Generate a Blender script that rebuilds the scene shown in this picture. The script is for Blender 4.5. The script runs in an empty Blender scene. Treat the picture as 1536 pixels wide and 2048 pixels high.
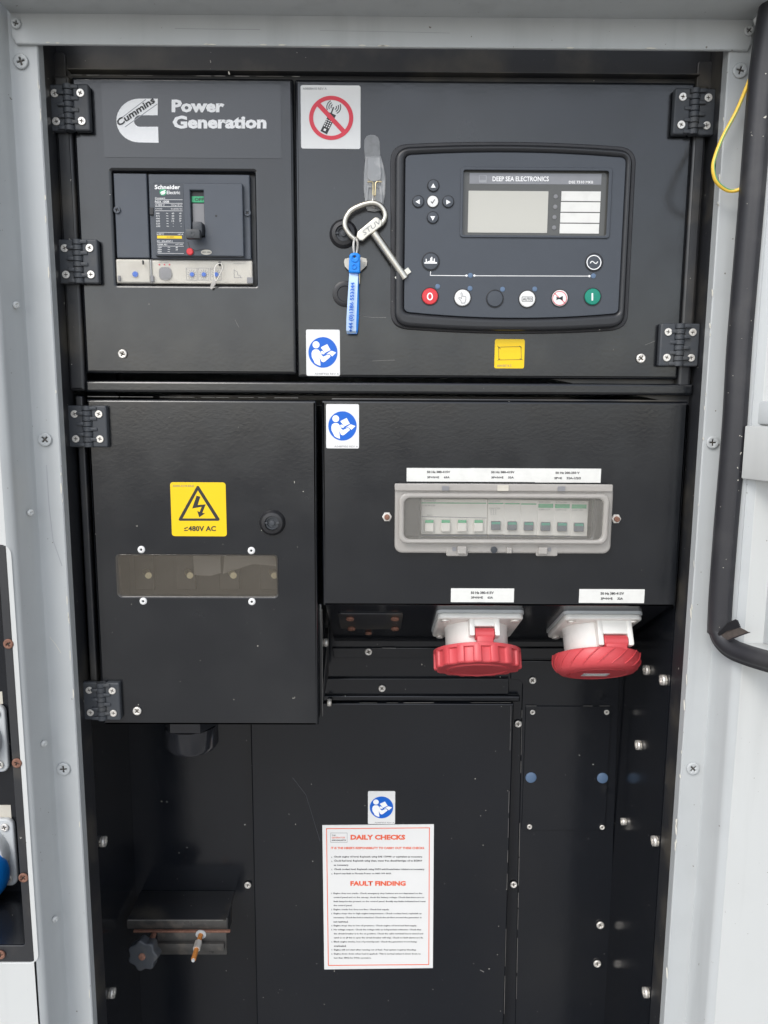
import bpy, bmesh, math, random
from mathutils import Matrix, Vector
random.seed(7)
C = bpy.context.scene
rad = math.radians
# ------------------------------------------------------------------ camera
CAM = Vector((0, -0.77, 1.5)); FPX = 1536.0
R = (Matrix.Rotation(rad(-0.4), 4, 'Z') @ Matrix.Rotation(rad(90 - 8.5), 4, 'X') @ Matrix.Rotation(rad(0.32), 4, 'Z'))
cd = bpy.data.cameras.new('camera'); cd.sensor_fit = 'HORIZONTAL'; cd.sensor_width = 36; cd.lens = 36
cd.clip_start = 0.02; cd.clip_end = 500
cam = bpy.data.objects.new('camera', cd); C.collection.objects.link(cam)
cam.matrix_world = Matrix.Translation(CAM) @ R
C.camera = cam
# ------------------------------------------------------------------ sky, sun, exposure
SUN_EL, SUN_AZ = 45, 212
w = bpy.data.worlds.new('World'); C.world = w; w.use_nodes = True
nt = w.node_tree; nt.nodes.clear()
sky = nt.nodes.new('ShaderNodeTexSky'); sky.sky_type = 'NISHITA'; sky.sun_disc = False
sky.sun_elevation = rad(SUN_EL); sky.sun_rotation = rad(SUN_AZ); sky.air_density = 1.0; sky.dust_density = 1.2; sky.ozone_density = 1.0
hsv = nt.nodes.new('ShaderNodeHueSaturation'); hsv.inputs['Saturation'].default_value = 0.40
bg = nt.nodes.new('ShaderNodeBackground'); bg.inputs[1].default_value = 0.15
wo = nt.nodes.new('ShaderNodeOutputWorld')
nt.links.new(sky.outputs[0], hsv.inputs['Color']); nt.links.new(hsv.outputs[0], bg.inputs[0]); nt.links.new(bg.outputs[0], wo.inputs[0])
sl = bpy.data.lights.new('sun', 'SUN'); sl.energy = 0.8; sl.angle = rad(25); sl.color = (1, .96, .9)
so = bpy.data.objects.new('sun', sl); C.collection.objects.link(so)
# sun stands behind the photographer: direction the light comes from
az = rad(SUN_AZ)
sd = Vector((math.sin(az) * math.cos(rad(SUN_EL)), math.cos(az) * math.cos(rad(SUN_EL)), math.sin(rad(SUN_EL))))
so.rotation_euler = sd.to_track_quat('Z', 'Y').to_euler()
C.view_settings.view_transform = 'Standard'; C.view_settings.look = 'None'
C.view_settings.exposure = 0.93; C.view_settings.gamma = 1.0
# ------------------------------------------------------------------ measuring: a photo point on a plane of the place
def ray(px, py):
    d = Vector(((px - 768) / FPX, -(py - 1024) / FPX, -1))
    return (R.to_3x3() @ d)
def on(px, py, p, n):
    d = ray(px, py); t = (Vector(p) - CAM).dot(n) / d.dot(n)
    return CAM + d * t
def at(px, py, Y):
    return on(px, py, (0, Y, 0), Vector((0, 1, 0)))
def view(ox, oy, s):
    return lambda x, y: (ox + x / s, oy + y / s)
V1 = view(0, 0, 2.56); V2 = view(200, 320, 4.267); V3 = view(580, 150, 3.304); V4 = view(760, 260, 2.844); V5 = view(1200, 0, 2.926)
V6 = view(0, 560, 3.793); V7 = view(180, 900, 3.2); V8 = view(760, 900, 3.072)
W1 = view(600, 1150, 1.92); W2 = view(1340, 700, 2.56); W3 = view(0, 1050, 2.053); W4 = view(150, 1420, 3.012)
W5 = view(620, 1560, 5.12); W6 = view(960, 1350, 2.934); W7 = view(560, 600, 3.072); W8 = view(840, 1180, 3.2)
V9 = view(700, 250, 6.025)
I4 = Matrix.Identity(4)
def FM(Y, x=0, z=0):                     # local x,y,z -> world x, Y-z, y  (z looks out of the panel)
    return Matrix(((1, 0, 0, x), (0, 0, -1, Y), (0, 1, 0, z), (0, 0, 0, 1)))
# ------------------------------------------------------------------ materials
def mat(name, col, rough=.5, metal=0, var=.06, nscale=60, bump=0, bscale=400, spec=.5, speck=0, speckcol=(.5, .48, .42), dirt=0, dirtcol=(.2, .17, .13),
        dscale=9, alpha=1, coat=0, trans=0, rvar=.08, scratch=0, streak=0):
    m = bpy.data.materials.new(name); m.use_nodes = True
    t = m.node_tree; N = t.nodes; L = t.links; b = N['Principled BSDF']
    b.inputs['Metallic'].default_value = metal; b.inputs['Specular IOR Level'].default_value = spec
    b.inputs['Alpha'].default_value = alpha; b.inputs['Coat Weight'].default_value = coat; b.inputs['Transmission Weight'].default_value = trans
    tc = N.new('ShaderNodeNewGeometry')
    n1 = N.new('ShaderNodeTexNoise'); n1.inputs['Scale'].default_value = nscale; n1.inputs['Detail'].default_value = 5
    L.new(tc.outputs['Position'], n1.inputs['Vector'])
    mx = N.new('ShaderNodeMix'); mx.data_type = 'RGBA'
    c = Vector(col)
    mx.inputs['A'].default_value = (*[max(0, v * (1 - var)) for v in c], 1); mx.inputs['B'].default_value = (*[min(1, v * (1 + var)) for v in c], 1)
    L.new(n1.outputs['Fac'], mx.inputs['Factor'])
    out = mx.outputs['Result']
    def layer(scale, lo, hi, colr, src, detail=3, stretch=None, amt=1):
        n = N.new('ShaderNodeTexNoise'); n.inputs['Scale'].default_value = scale; n.inputs['Detail'].default_value = detail
        if stretch:
            mp = N.new('ShaderNodeMapping'); mp.inputs['Scale'].default_value = stretch[0]; mp.inputs['Rotation'].default_value = stretch[1]
            L.new(tc.outputs['Position'], mp.inputs['Vector']); L.new(mp.outputs[0], n.inputs['Vector'])
        else: L.new(tc.outputs['Position'], n.inputs['Vector'])
        r = N.new('ShaderNodeMapRange'); r.inputs['From Min'].default_value = lo; r.inputs['From Max'].default_value = hi; r.inputs['To Max'].default_value = amt
        L.new(n.outputs['Fac'], r.inputs['Value'])
        q = N.new('ShaderNodeMix'); q.data_type = 'RGBA'; q.inputs['B'].default_value = (*colr, 1)
        L.new(r.outputs[0], q.inputs['Factor']); L.new(src, q.inputs['A'])
        return q.outputs['Result'], r.outputs[0]
    dmask = None
    if dirt: out, dmask = layer(dscale, .5, .75, dirtcol, out, 8, None, dirt)
    if speck: out, _ = layer(220, .78 - speck * .1, .80 - speck * .1, speckcol, out, 2)
    if streak: out, _ = layer(9, .50, .78, tuple(v * .66 for v in col), out, 6, ((5, 5, .35), (0, 0, 0)), streak)
    if scratch: out, _ = layer(40, .70, .74, speckcol, out, 2, ((.35, .35, 9), (0, .5, 0)), scratch)
    L.new(out, b.inputs['Base Color'])
    rr = N.new('ShaderNodeMapRange'); rr.inputs['To Min'].default_value = max(0, rough - rvar); rr.inputs['To Max'].default_value = min(1, rough + rvar)
    n2 = N.new('ShaderNodeTexNoise'); n2.inputs['Scale'].default_value = nscale * .4; n2.inputs['Detail'].default_value = 6
    L.new(tc.outputs['Position'], n2.inputs['Vector']); L.new(n2.outputs['Fac'], rr.inputs['Value']); L.new(rr.outputs[0], b.inputs['Roughness'])
    if bump:
        n3 = N.new('ShaderNodeTexNoise'); n3.inputs['Scale'].default_value = bscale; n3.inputs['Detail'].default_value = 2
        L.new(tc.outputs['Position'], n3.inputs['Vector'])
        bp = N.new('ShaderNodeBump'); bp.inputs['Strength'].default_value = bump; bp.inputs['Distance'].default_value = .0006
        L.new(n3.outputs['Fac'], bp.inputs['Height']); L.new(bp.outputs[0], b.inputs['Normal'])
    return m
M = {}
M['black'] = mat('black_powder_coat', (.0060, .0072, .0096), .21, bump=.12, bscale=300, spec=.7, speck=.02, dirt=.7, dirtcol=(.026, .027, .028), dscale=5, rvar=.15)  # smears and dust, plus uneven reflections put into the colour
M['blackin'] = mat('black_gloss_paint', (.0085, .0098, .0130), .18, bump=.10, bscale=120, speck=.06, dirt=.5, dirtcol=(.020, .020, .020), dscale=4, rvar=.1)
M['blackedge'] = mat('black_worn_paint', (.018, .019, .022), .42, bump=.12, bscale=250, spec=.7, speck=.2, dirt=.75, dirtcol=(.10, .088, .068), dscale=17)
M['plastic'] = mat('dark_grey_plastic', (.044, .049, .057), .5, bump=.15, bscale=900, dirt=.25, dirtcol=(.12, .11, .09), dscale=70)
M['plasticdk'] = mat('black_plastic', (.014, .014, .016), .38, bump=.1, bscale=900)
M['plasticgl'] = mat('glossy_black_plastic', (.02, .021, .025), .16, bump=.05)
M['module'] = mat('slate_grey_fascia', (.048, .056, .070), .42, bump=.12, bscale=1500)
M['bezel'] = mat('black_bezel_plastic', (.018, .019, .022), .36, bump=.08, bscale=900)
M['breaker'] = mat('slate_breaker_plastic', (.060, .070, .088), .42, bump=.1, bscale=1200, dirt=.15, dirtcol=(.1, .1, .09), dscale=40)
M['grey'] = mat('light_grey_paint', (.45, .468, .472), .34, streak=.4, var=.03, nscale=12, bump=.18, bscale=90, dirt=.18, dirtcol=(.30, .31, .31), dscale=18, speck=.25, speckcol=(.16, .14, .12))
M['panel'] = mat('off_white_panel_paint', (.55, .56, .55), .3, streak=.3, var=.02, nscale=8, bump=.12, bscale=70, dirt=.12, dirtcol=(.42, .42, .40), dscale=14, speck=.2, speckcol=(.2, .18, .15))
M['chip'] = mat('bare_white_primer', (.62, .60, .53), .7)
M['worn'] = mat('worn_lit_steel', (.075, .072, .068), .3, .3, var=.3, nscale=90, bump=.3, dirt=.7, dirtcol=(.20, .17, .14), dscale=60)  # wear, plus the lit look of the bracket put into the colour
M['softscratch'] = mat('faint_scratch', (.05, .052, .06), .5)
M['edgewearlit'] = mat('worn_lit_edge_paint', (.16, .155, .145), .45, var=.4, nscale=300)  # edge wear, also serving as painted highlights on lit edges
M['steel'] = mat('stainless_steel', (.80, .77, .72), .36, .55, bump=.05, dirt=.25, dirtcol=(.35, .3, .24), dscale=200)
M['steeldk'] = mat('dark_recess_steel', (.10, .09, .08), .6, .6)
M['nickel'] = mat('worn_nickel', (.60, .58, .52), .36, 1, bump=.25, bscale=900, dirt=.4, dirtcol=(.33, .30, .25), dscale=120)
M['brass'] = mat('pale_brass', (.62, .53, .33), .4, 1, dirt=.3, dirtcol=(.3, .24, .14), dscale=150)
M['rust'] = mat('rusty_steel', (.20, .095, .065), .8, .1, var=.4, nscale=400, bump=.4, bscale=900, dirt=.5, dirtcol=(.34, .19, .13), dscale=200)
M['orange'] = mat('orange_rust_bolt', (.50, .19, .04), .75, .1, var=.35, nscale=500, bump=.4, bscale=900)
M['white'] = mat('white_vinyl', (.74, .74, .73), .34, var=.02)
M['paper'] = mat('white_label_paper', (.72, .72, .69), .5, var=.03, dirt=.35, dirtcol=(.55, .54, .52), dscale=90)
M['cream'] = mat('cream_plastic', (.58, .55, .48), .4, var=.06, dirt=.5, dirtcol=(.40, .36, .30), dscale=60)
M['whiteplastic'] = mat('white_socket_plastic', (.78, .77, .73), .3, var=.03, dirt=.25, dirtcol=(.52, .50, .44), dscale=22)
M['modwhite'] = mat('off_white_breaker_plastic', (.70, .68, .63), .4, var=.03)
M['panereflect'] = mat('painted_pane_reflection', (.22, .20, .17), .5, dirt=.5, dirtcol=(.1, .09, .07), dscale=40)  # reflection tone for the pale shapes behind the window
M['greyplastic'] = mat('light_grey_plastic', (.52, .54, .55), .4, var=.03)
M['red'] = mat('red_socket_plastic', (.56, .065, .075), .42, var=.1, bump=.1, dirt=.35, dirtcol=(.48, .10, .11), dscale=40)
M['redprint'] = mat('red_print', (.70, .03, .06), .4)
M['redbtn'] = mat('red_button', (.62, .03, .04), .35)
M['salmon'] = mat('orange_red_print', (.75, .12, .05), .5)
M['blueprint'] = mat('blue_print', (.0, .11, .55), .4)
M['bluerub'] = mat('blue_rubber', (.0, .22, .74), .42)
M['bluepale'] = mat('pale_blue_strap', (.50, .66, .88), .4, var=.04)
M['led'] = mat('unlit_blue_led', (.10, .16, .26), .3)
M['greybtn'] = mat('greyed_lamp', (.20, .20, .21), .35)
M['green'] = mat('green_button', (.0, .22, .15), .4)
M['greenprint'] = mat('green_print', (.03, .36, .16), .45)
M['yellow'] = mat('yellow_vinyl', (.84, .56, .0), .38, var=.02)
M['yellowwire'] = mat('yellow_wire', (.80, .52, .06), .4)
M['greenwire'] = mat('green_wire_stripe', (.10, .36, .16), .4)
M['ink'] = mat('black_ink', (.02, .02, .022), .5)
M['inkgrey'] = mat('grey_ink', (.22, .22, .23), .5)
M['inkpale'] = mat('faded_print', (.33, .34, .36), .5)
M['whiteink'] = mat('white_ink', (.88, .88, .88), .45, var=.03)
M['lcd'] = mat('blank_lcd', (.50, .49, .44), .12, var=.03, nscale=6)
M['lcdframe'] = mat('display_window', (.085, .085, .08), .22)
M['strip'] = mat('brushed_label_strip', (.22, .22, .23), .3, .3, var=.15)
M['rubber'] = mat('black_rubber_seal', (.022, .022, .026), .46, bump=.15, bscale=260, speck=.35, dirt=.3, dirtcol=(.075, .072, .07), dscale=30)
M['rubberin'] = mat('worn_rubber_underside', (.11, .09, .08), .8, var=.4, nscale=300)
M['clear'] = mat('clear_acrylic', (.20, .175, .14), .05, alpha=.22, spec=1, rvar=.04)
M['milky'] = mat('hazed_clear_plastic', (.50, .475, .445), .16, alpha=.62, dirt=.35, dirtcol=(.55, .53, .50), dscale=50)
M['milkywin'] = mat('hazed_clear_window', (.64, .61, .55), .08, alpha=.12, dirt=.3, dirtcol=(.6, .58, .54), dscale=60)
M['stripwin'] = mat('clear_trip_cover', (.70, .68, .64), .10, alpha=.10, dirt=.4, dirtcol=(.5, .47, .42), dscale=60)
M['hookclear'] = mat('clear_adhesive_plastic', (.40, .41, .42), .15, alpha=.55, dirt=.8, dirtcol=(.75, .75, .74), dscale=90)
M['tape'] = mat('grey_adhesive_tape', (.22, .225, .23), .3, alpha=.92, dirt=.5, dirtcol=(.10, .10, .10), dscale=160)
M['busbar'] = mat('dim_terminal_plate', (.045, .038, .030), .5, .1, dirt=.5, dirtcol=(.07, .06, .045), dscale=60)
M['decal'] = mat('black_gloss_decal', (.0060, .0072, .0096), .2, bump=.06, bscale=300, spec=.8)
M['toggle'] = mat('blue_grey_toggle', (.055, .075, .105), .4)
M['ground'] = mat('concrete_ground', (.36, .34, .31), .85, var=.15, nscale=3, bump=.3, bscale=60, dirt=1, dirtcol=(.055, .058, .065), dscale=.55)  # dark patches on the unseen ground, added to mottle the panels' reflections
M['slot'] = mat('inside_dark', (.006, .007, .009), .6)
# ------------------------------------------------------------------ mesh helpers
def fin(me, ang=35):
    for p in me.polygons: p.use_smooth = True
    me.set_sharp_from_angle(angle=rad(ang)); return me
def cmesh(outer, holes=(), t=.001, bev=0, bres=2):
    """flat shape with holes, real thickness and rounded edges; local z from 0 to t"""
    outer = list(outer)
    ext = min(max(p[0] for p in outer) - min(p[0] for p in outer), max(p[1] for p in outer) - min(p[1] for p in outer))
    bev = min(bev, ext * .22, t * .45)
    cu = bpy.data.curves.new('c', 'CURVE'); cu.dimensions = '2D'; cu.fill_mode = 'BOTH'
    cu.extrude = max(t / 2 - bev, 0); cu.bevel_depth = bev; cu.bevel_resolution = bres; cu.offset = -bev
    def area(p): return sum(p[i][0] * p[(i + 1) % len(p)][1] - p[(i + 1) % len(p)][0] * p[i][1] for i in range(len(p)))
    def sp(p, ccw):
        p = list(p)
        if (area(p) > 0) != ccw: p.reverse()
        s = cu.splines.new('POLY'); s.points.add(len(p) - 1)
        for a, b in zip(s.points, p): a.co = (b[0], b[1], 0, 1)
        s.use_cyclic_u = True
    sp(outer, True)
    for h in holes: sp(h, False)
    o = bpy.data.objects.new('c', cu); me = bpy.data.meshes.new_from_object(o)
    bpy.data.objects.remove(o); bpy.data.curves.remove(cu)
    me.transform(Matrix.Translation((0, 0, t / 2)))
    return fin(me)
def join(ms, mats=None):
    bm = bmesh.new(); me = bpy.data.meshes.new('j')
    for i, m in enumerate(ms):
        k = len(bm.faces); bm.from_mesh(m); bm.faces.ensure_lookup_table()
        if mats:
            for f in bm.faces[k:]: f.material_index = mats[i]
    bm.to_mesh(me); bm.free()
    return fin(me)
def lathe(prof, seg=28):
    vs = []; fs = []
    for r, z in prof:
        for k in range(seg):
            a = 2 * math.pi * k / seg; vs.append((r * math.cos(a), r * math.sin(a), z))
    n = len(prof)
    for i in range(n - 1):
        for k in range(seg):
            fs.append((i * seg + k, i * seg + (k + 1) % seg, (i + 1) * seg + (k + 1) % seg, (i + 1) * seg + k))
    fs.append(tuple(range(seg))[::-1]); fs.append(tuple((n - 1) * seg + k for k in range(seg)))
    me = bpy.data.meshes.new('l'); me.from_pydata(vs, [], fs); me.validate()
    bm = bmesh.new(); bm.from_mesh(me); bmesh.ops.recalc_face_normals(bm, faces=bm.faces); bm.to_mesh(me); bm.free()
    return fin(me)
def sweep(pts, prof, closed=False, up=None):
    """profile [(a,b)] carried along pts"""
    pts = [Vector(p) for p in pts]; n = len(pts); vs = []; fs = []; m = len(prof); prev = None
    for i, p in enumerate(pts):
        a = pts[(i - 1) % n] if (closed or i > 0) else p; b = pts[(i + 1) % n] if (closed or i < n - 1) else p
        t = (b - a).normalized()
        if up is not None: u = Vector(up)
        else: u = prev if prev is not None else (Vector((0, 1, 0)) if abs(t.y) < .9 else Vector((1, 0, 0)))
        s = t.cross(u).normalized(); u2 = s.cross(t).normalized(); prev = u2
        for x, y in prof: vs.append(p + s * x + u2 * y)
    for i in range(n if closed else n - 1):
        j = (i + 1) % n
        for k in range(m): fs.append((i * m + k, i * m + (k + 1) % m, j * m + (k + 1) % m, j * m + k))
    if not closed:
        fs.append(tuple(range(m))[::-1]); fs.append(tuple((n - 1) * m + k for k in range(m)))
    me = bpy.data.meshes.new('s'); me.from_pydata([tuple(v) for v in vs], [], fs)
    bm = bmesh.new(); bm.from_mesh(me); bmesh.ops.recalc_face_normals(bm, faces=bm.faces); bm.to_mesh(me); bm.free()
    return fin(me, 50)
def circ(r, seg=12, cx=0, cy=0, ry=None):
    return [(cx + r * math.cos(2 * math.pi * k / seg), cy + (ry or r) * math.sin(2 * math.pi * k / seg)) for k in range(seg)]
def tube(pts, r, seg=10, closed=False): return sweep(pts, circ(r, seg), closed)
def smooth(pts, n=6, closed=False):
    pts = [Vector(p) for p in pts]; out = []; m = len(pts)
    for i in range(m if closed else m - 1):
        g = (lambda j: pts[j % m]) if closed else (lambda j: pts[min(max(j, 0), m - 1)])
        a, b, c, d = g(i - 1), g(i), g(i + 1), g(i + 2)
        for k in range(n):
            t = k / n
            out.append(.5 * ((2 * b) + (c - a) * t + (2 * a - 5 * b + 4 * c - d) * t * t + (3 * b - a - 3 * c + d) * t ** 3))
    if not closed: out.append(pts[-1])
    return out
def box(x0, x1, y0, y1, z0, z1, bev=0, seg=2):
    bm = bmesh.new(); bmesh.ops.create_cube(bm, size=1)
    for v in bm.verts:
        v.co = Vector(((x0 + x1) / 2 + v.co.x * (x1 - x0), (y0 + y1) / 2 + v.co.y * (y1 - y0), (z0 + z1) / 2 + v.co.z * (z1 - z0)))
    if bev: bmesh.ops.bevel(bm, geom=bm.edges[:], offset=bev, segments=seg, profile=.5, affect='EDGES')
    me = bpy.data.meshes.new('b'); bm.to_mesh(me); bm.free(); return fin(me)
def solid(pts8):
    """closed prism from two equal loops"""
    a, b = pts8; n = len(a); vs = [tuple(p) for p in a] + [tuple(p) for p in b]
    fs = [tuple(range(n)), tuple(range(n, 2 * n))[::-1]] + [(i, (i + 1) % n, n + (i + 1) % n, n + i) for i in range(n)]
    me = bpy.data.meshes.new('p'); me.from_pydata(vs, [], fs)
    bm = bmesh.new(); bm.from_mesh(me); bmesh.ops.recalc_face_normals(bm, faces=bm.faces); bm.to_mesh(me); bm.free()
    return fin(me)
def rr(x0, z0, x1, z1, r=0, n=5):
    x0, x1 = min(x0, x1), max(x0, x1); z0, z1 = min(z0, z1), max(z0, z1)
    if r <= 0: return [(x0, z0), (x1, z0), (x1, z1), (x0, z1)]
    o = []
    for cx, cz, a0 in ((x1 - r, z0 + r, -90), (x1 - r, z1 - r, 0), (x0 + r, z1 - r, 90), (x0 + r, z0 + r, 180)):
        for k in range(n + 1):
            a = rad(a0 + 90 * k / n); o.append((cx + r * math.cos(a), cz + r * math.sin(a)))
    return o
def XZ(p, Y):
    a = at(p[0], p[1], Y); return (a.x, a.z)
def rect(tl, br, Y, r=0, n=5):
    a = at(*tl, Y); b = at(*br, Y); return rr(a.x, a.z, b.x, b.z, r, n)
def S(name, me, m, parent=None, Mx=None, top=None):
    """link a mesh given in world space; children live in their thing's frame"""
    me = me.copy() if me.users else me
    if Mx is not None: me.transform(Mx)
    root = parent
    if parent is not None:
        while root.parent: root = root.parent
        me.transform(Matrix.Translation(-root.location))
    me.name = name
    me.materials.clear()
    for q in (m if isinstance(m, (list, tuple)) else [m]): me.materials.append(M[q])
    o = bpy.data.objects.new(name, me); C.collection.objects.link(o)
    if parent is not None: o.parent = parent
    return o
def thing(name, label, cat, loc, group=None):
    o = bpy.data.objects.new(name, None); C.collection.objects.link(o); o.empty_display_size = .02
    o.location = loc; o['label'] = label; o['category'] = cat
    if group: o['group'] = group
    return o
def slab(name, tl, br, Y, t, m, parent, r=0, bev=0, holes=(), n=5):
    """panel whose back lies on plane Y and whose face stands t proud"""
    return S(name, cmesh(rect(tl, br, Y - t, r, n), holes, t, bev), m, parent, FM(Y))
def poly(name, pts, Y, t, m, parent, bev=0, holes=()):
    return S(name, cmesh([XZ(p, Y - t) for p in pts], [[XZ(p, Y - t) for p in h] for h in holes], t, bev), m, parent, FM(Y))
def pm(pts, Y, t, holes=()):
    me = cmesh([XZ(p, Y - t) for p in pts], [[XZ(p, Y - t) for p in h] for h in holes], t); me.transform(FM(Y)); return me
def bar(p, q, wpx):
    (x0, y0), (x1, y1) = p, q; dx, dy = x1 - x0, y1 - y0; l = math.hypot(dx, dy) or 1; nx, ny = -dy / l * wpx / 2, dx / l * wpx / 2
    return [(x0 + nx, y0 + ny), (x1 + nx, y1 + ny), (x1 - nx, y1 - ny), (x0 - nx, y0 - ny)]
def pc(cx, cy, r, seg=24): return [(cx + r * math.cos(2 * math.pi * k / seg), cy + r * math.sin(2 * math.pi * k / seg)) for k in range(seg)]
def glyphs(s, bold=0, res=2):
    cu = bpy.data.curves.new('t', 'FONT'); cu.body = s; cu.size = 1; cu.offset = bold; cu.resolution_u = res
    o = bpy.data.objects.new('t', cu); me = bpy.data.meshes.new_from_object(o); bpy.data.objects.remove(o); bpy.data.curves.remove(cu)
    return me
def txt3(s, bl, br, tl, bold=0, res=2, n=None, lift=.00008):
    """text stretched over the parallelogram bl, br, tl (world points)"""
    me = glyphs(s, bold, res); xs = [v.co.x for v in me.vertices]; ys = [v.co.y for v in me.vertices]
    x0, x1 = min(xs), max(xs); y0, y1 = min(ys), max(ys); ex = (br - bl); ey = (tl - bl); nn = ex.cross(ey).normalized() * lift
    for v in me.vertices:
        v.co = bl + ex * ((v.co.x - x0) / (x1 - x0)) + ey * ((v.co.y - y0) / (y1 - y0)) + nn
    return me
def tx(s, v, x0, y0, x1, y1, Y, bold=0, res=2):
    """text over a photo rectangle (view v) on plane Y"""
    return txt3(s, at(*v(x0, y1), Y), at(*v(x1, y1), Y), at(*v(x0, y0), Y), bold, res)
def letters(parent, items, v, Y, m='ink', name='lettering', res=2):
    S(name, join([tx(i[0], v, *i[1:5], Y, (i[5] if len(i) > 5 else 0), res) for i in items]), m, parent)
CROSS = lambda a, b: [(a, b), (b, b), (b, a), (-b, a), (-b, b), (-a, b), (-a, -b), (-b, -b), (-b, -a), (b, -a), (b, -b), (a, -b)]
def screw_mesh(r, t, dome=True):
    a = .52 * r; b = .11 * r
    head = cmesh(circ(r, 22), [CROSS(a, b)], t, t * .45 if dome else t * .2, 3)
    floor = cmesh(circ(r * .6, 12), (), t * .2)
    return join([head, floor], [0, 1])
SC = {}
def screw(parent, px, py, Y, r=.0045, t=.0022, m='steel', dome=True, normal=None, name='screw', origin=None):
    key = (round(r, 5), round(t, 5), dome, m)
    if key not in SC:
        me = screw_mesh(r, t, dome); me.name = 'screw'; me.materials.append(M[m]); me.materials.append(M['steeldk']); SC[key] = me
    o = bpy.data.objects.new(name, SC[key]); C.collection.objects.link(o)
    root = parent
    while root.parent: root = root.parent
    p = Vector(origin) if origin is not None else at(px, py, Y)
    n = Vector(normal) if normal else Vector((0, -1, 0))
    q = n.to_track_quat('Z', 'Y') if abs(n.y) < .9 else Matrix(((1, 0, 0), (0, 0, -1), (0, 1, 0))).to_quaternion()
    o.rotation_mode = 'QUATERNION'; o.rotation_quaternion = q @ Matrix.Rotation(random.uniform(-.9, .9), 3, 'Z').to_quaternion()
    o.location = p - root.location; o.parent = parent
    return o
def copy_tree(o, parent=None):
    c = o.copy(); c.parent = None; C.collection.objects.link(c)
    if parent is not None: c.parent = parent
    for ch in list(o.children): copy_tree(ch, c)
    return c
# ================================================================== GROUND
g = S('ground', box(-60, 60, -60, 60, -.05, 0), 'ground'); g['kind'] = 'structure'
# ================================================================== CANOPY (outer casing)
YF = -.035      # flange round the opening
YO = -.075      # outer skin
ZB = .22
can = thing('generator_canopy', 'pale grey painted steel generator casing framing the open black control compartment', 'generator casing', (0, .3, ZB))
def xat(px, py, Y): return at(px, py, Y).x
zh0 = at(760, 94, YF - .004).z; zh1 = at(760, 33, YF - .004).z
def side(sx, pe, pcx, po, z1):
    xe, xc, xo = xat(pe, 1450, YF), xat(pcx, 1450, YF), xat(po, 1450, YO)
    f = .004
    P = [(xe, YF + .012), (xe, YF + .001), (xe + sx * .001, YF), (xc - sx * .004, YF), (xc, YF - .001), (xc + sx * .002, YF - .004), (xo - sx * .002, YO + .006), (xo + sx * .001, YO + .002), (xo + sx * .006, YO)]
    return xe, xc, xo, P
xeL, xcL, xoL, PL = side(-1, 152, 103, 50, 0)
xeR, xcR, xoR, PR = side(1, 1368, 1412, 1462, 0)
def pillar(P, sx, ztop, nm):
    t = .002; off = []
    # offset backwards to give thickness
    B = [(x + sx * t * (1 if i < 2 else 0), y + t) for i, (x, y) in enumerate(P)]
    loop = P + B[::-1]
    a = [(x, y, ZB) for x, y in loop]; b = [(x, y, ztop) for x, y in loop]
    return S(nm, solid((a, b)), 'grey', can)
pillar(PL, -1, zh1 + .058, 'post'); pillar(PR, 1, zh1 + .058, 'post')
# outer skins; the left one is cut out for the side socket recess
lr = rect((-330, 1088), (52, 1925), YO, 0)
a1 = at(22, 1099, YO); a2 = at(73, 1897, YO); xr = (a1.x + a2.x) / 2
zt_, zb_ = at(20, 1090, YO).z, at(60, 1926, YO).z
rec = rr(xr - .22, zb_, xr, zt_, .009, 6)
S('outer_panel', cmesh(rr(-.85, ZB, PL[-1][0], zh1 + .06), [rec], .003, .0006), 'panel', can, FM(YO + .003))
S('outer_panel', cmesh(rr(PR[-1][0], ZB, .85, zh1 + .06), [], .003, .0006), 'panel', can, FM(YO + .003))
# header rail, overhanging lip, roof, back and ends
hx0, hx1 = xat(20, 40, YF - .004), xat(1506, 60, YF - .004)
S('header_rail', cmesh([(hx0, zh0 + .006), (hx0 + .004, zh0), (hx1 - .003, zh0), (hx1, zh0 + .006), (hx1, zh1 + .004), (hx0, zh1 + .004)], (), .004, .0012), 'grey', can, FM(YF))
S('roof_lip', box(hx0, hx1, -.10, YF - .0005, zh1, zh1 + .004, .001), 'grey', can)
S('roof_lip_edge', box(hx0, hx1, -.104, -.10, zh1 - .0, zh1 + .05, .001), 'grey', can)
S('roof', box(-.85, .85, YO + .004, .9, zh1 + .06, zh1 + .064), 'panel', can)
S('back_panel', box(-.85, .85, .896, .9, ZB, zh1 + .06), 'panel', can)
S('side_panel', box(-.85, -.847, YO + .004, .896, ZB, zh1 + .06), 'panel', can)
S('side_panel', box(.847, .85, YO + .004, .896, ZB, zh1 + .06), 'panel', can)
S('base_panel', box(-.85, .85, YO + .004, .9, ZB - .004, ZB), 'panel', can)
# painted cross-head screws
for x, y, Y, r in ((33, 48, YF - .004, .0045), (1497, 62, YF - .004, .0045), (43, 124, YF, .0066), (91, 879, YF, .0066), (128, 1537, YF, .0068),
                   (1479, 142, YF, .0066), (1385, 1536, YF, .0066), (1424, 885, YF, .0060)):
    screw(can, x, y, Y, r, .0024, 'grey')
# raised rivets on the sloping strip
for x, y in ((32, 610), (61, 1025), (88, 1487), (110, 1838)):
    p = at(x, y, -.052)
    me = lathe([(.0032, 0), (.003, .0014), (.0016, .0022), (.0012, .0012)], 14)
    n = Vector((.75, -.66, 0)); S('rivet', me, 'panel', can, Matrix.Translation(p) @ n.to_track_quat('Z', 'Y').to_matrix().to_4x4())
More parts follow.
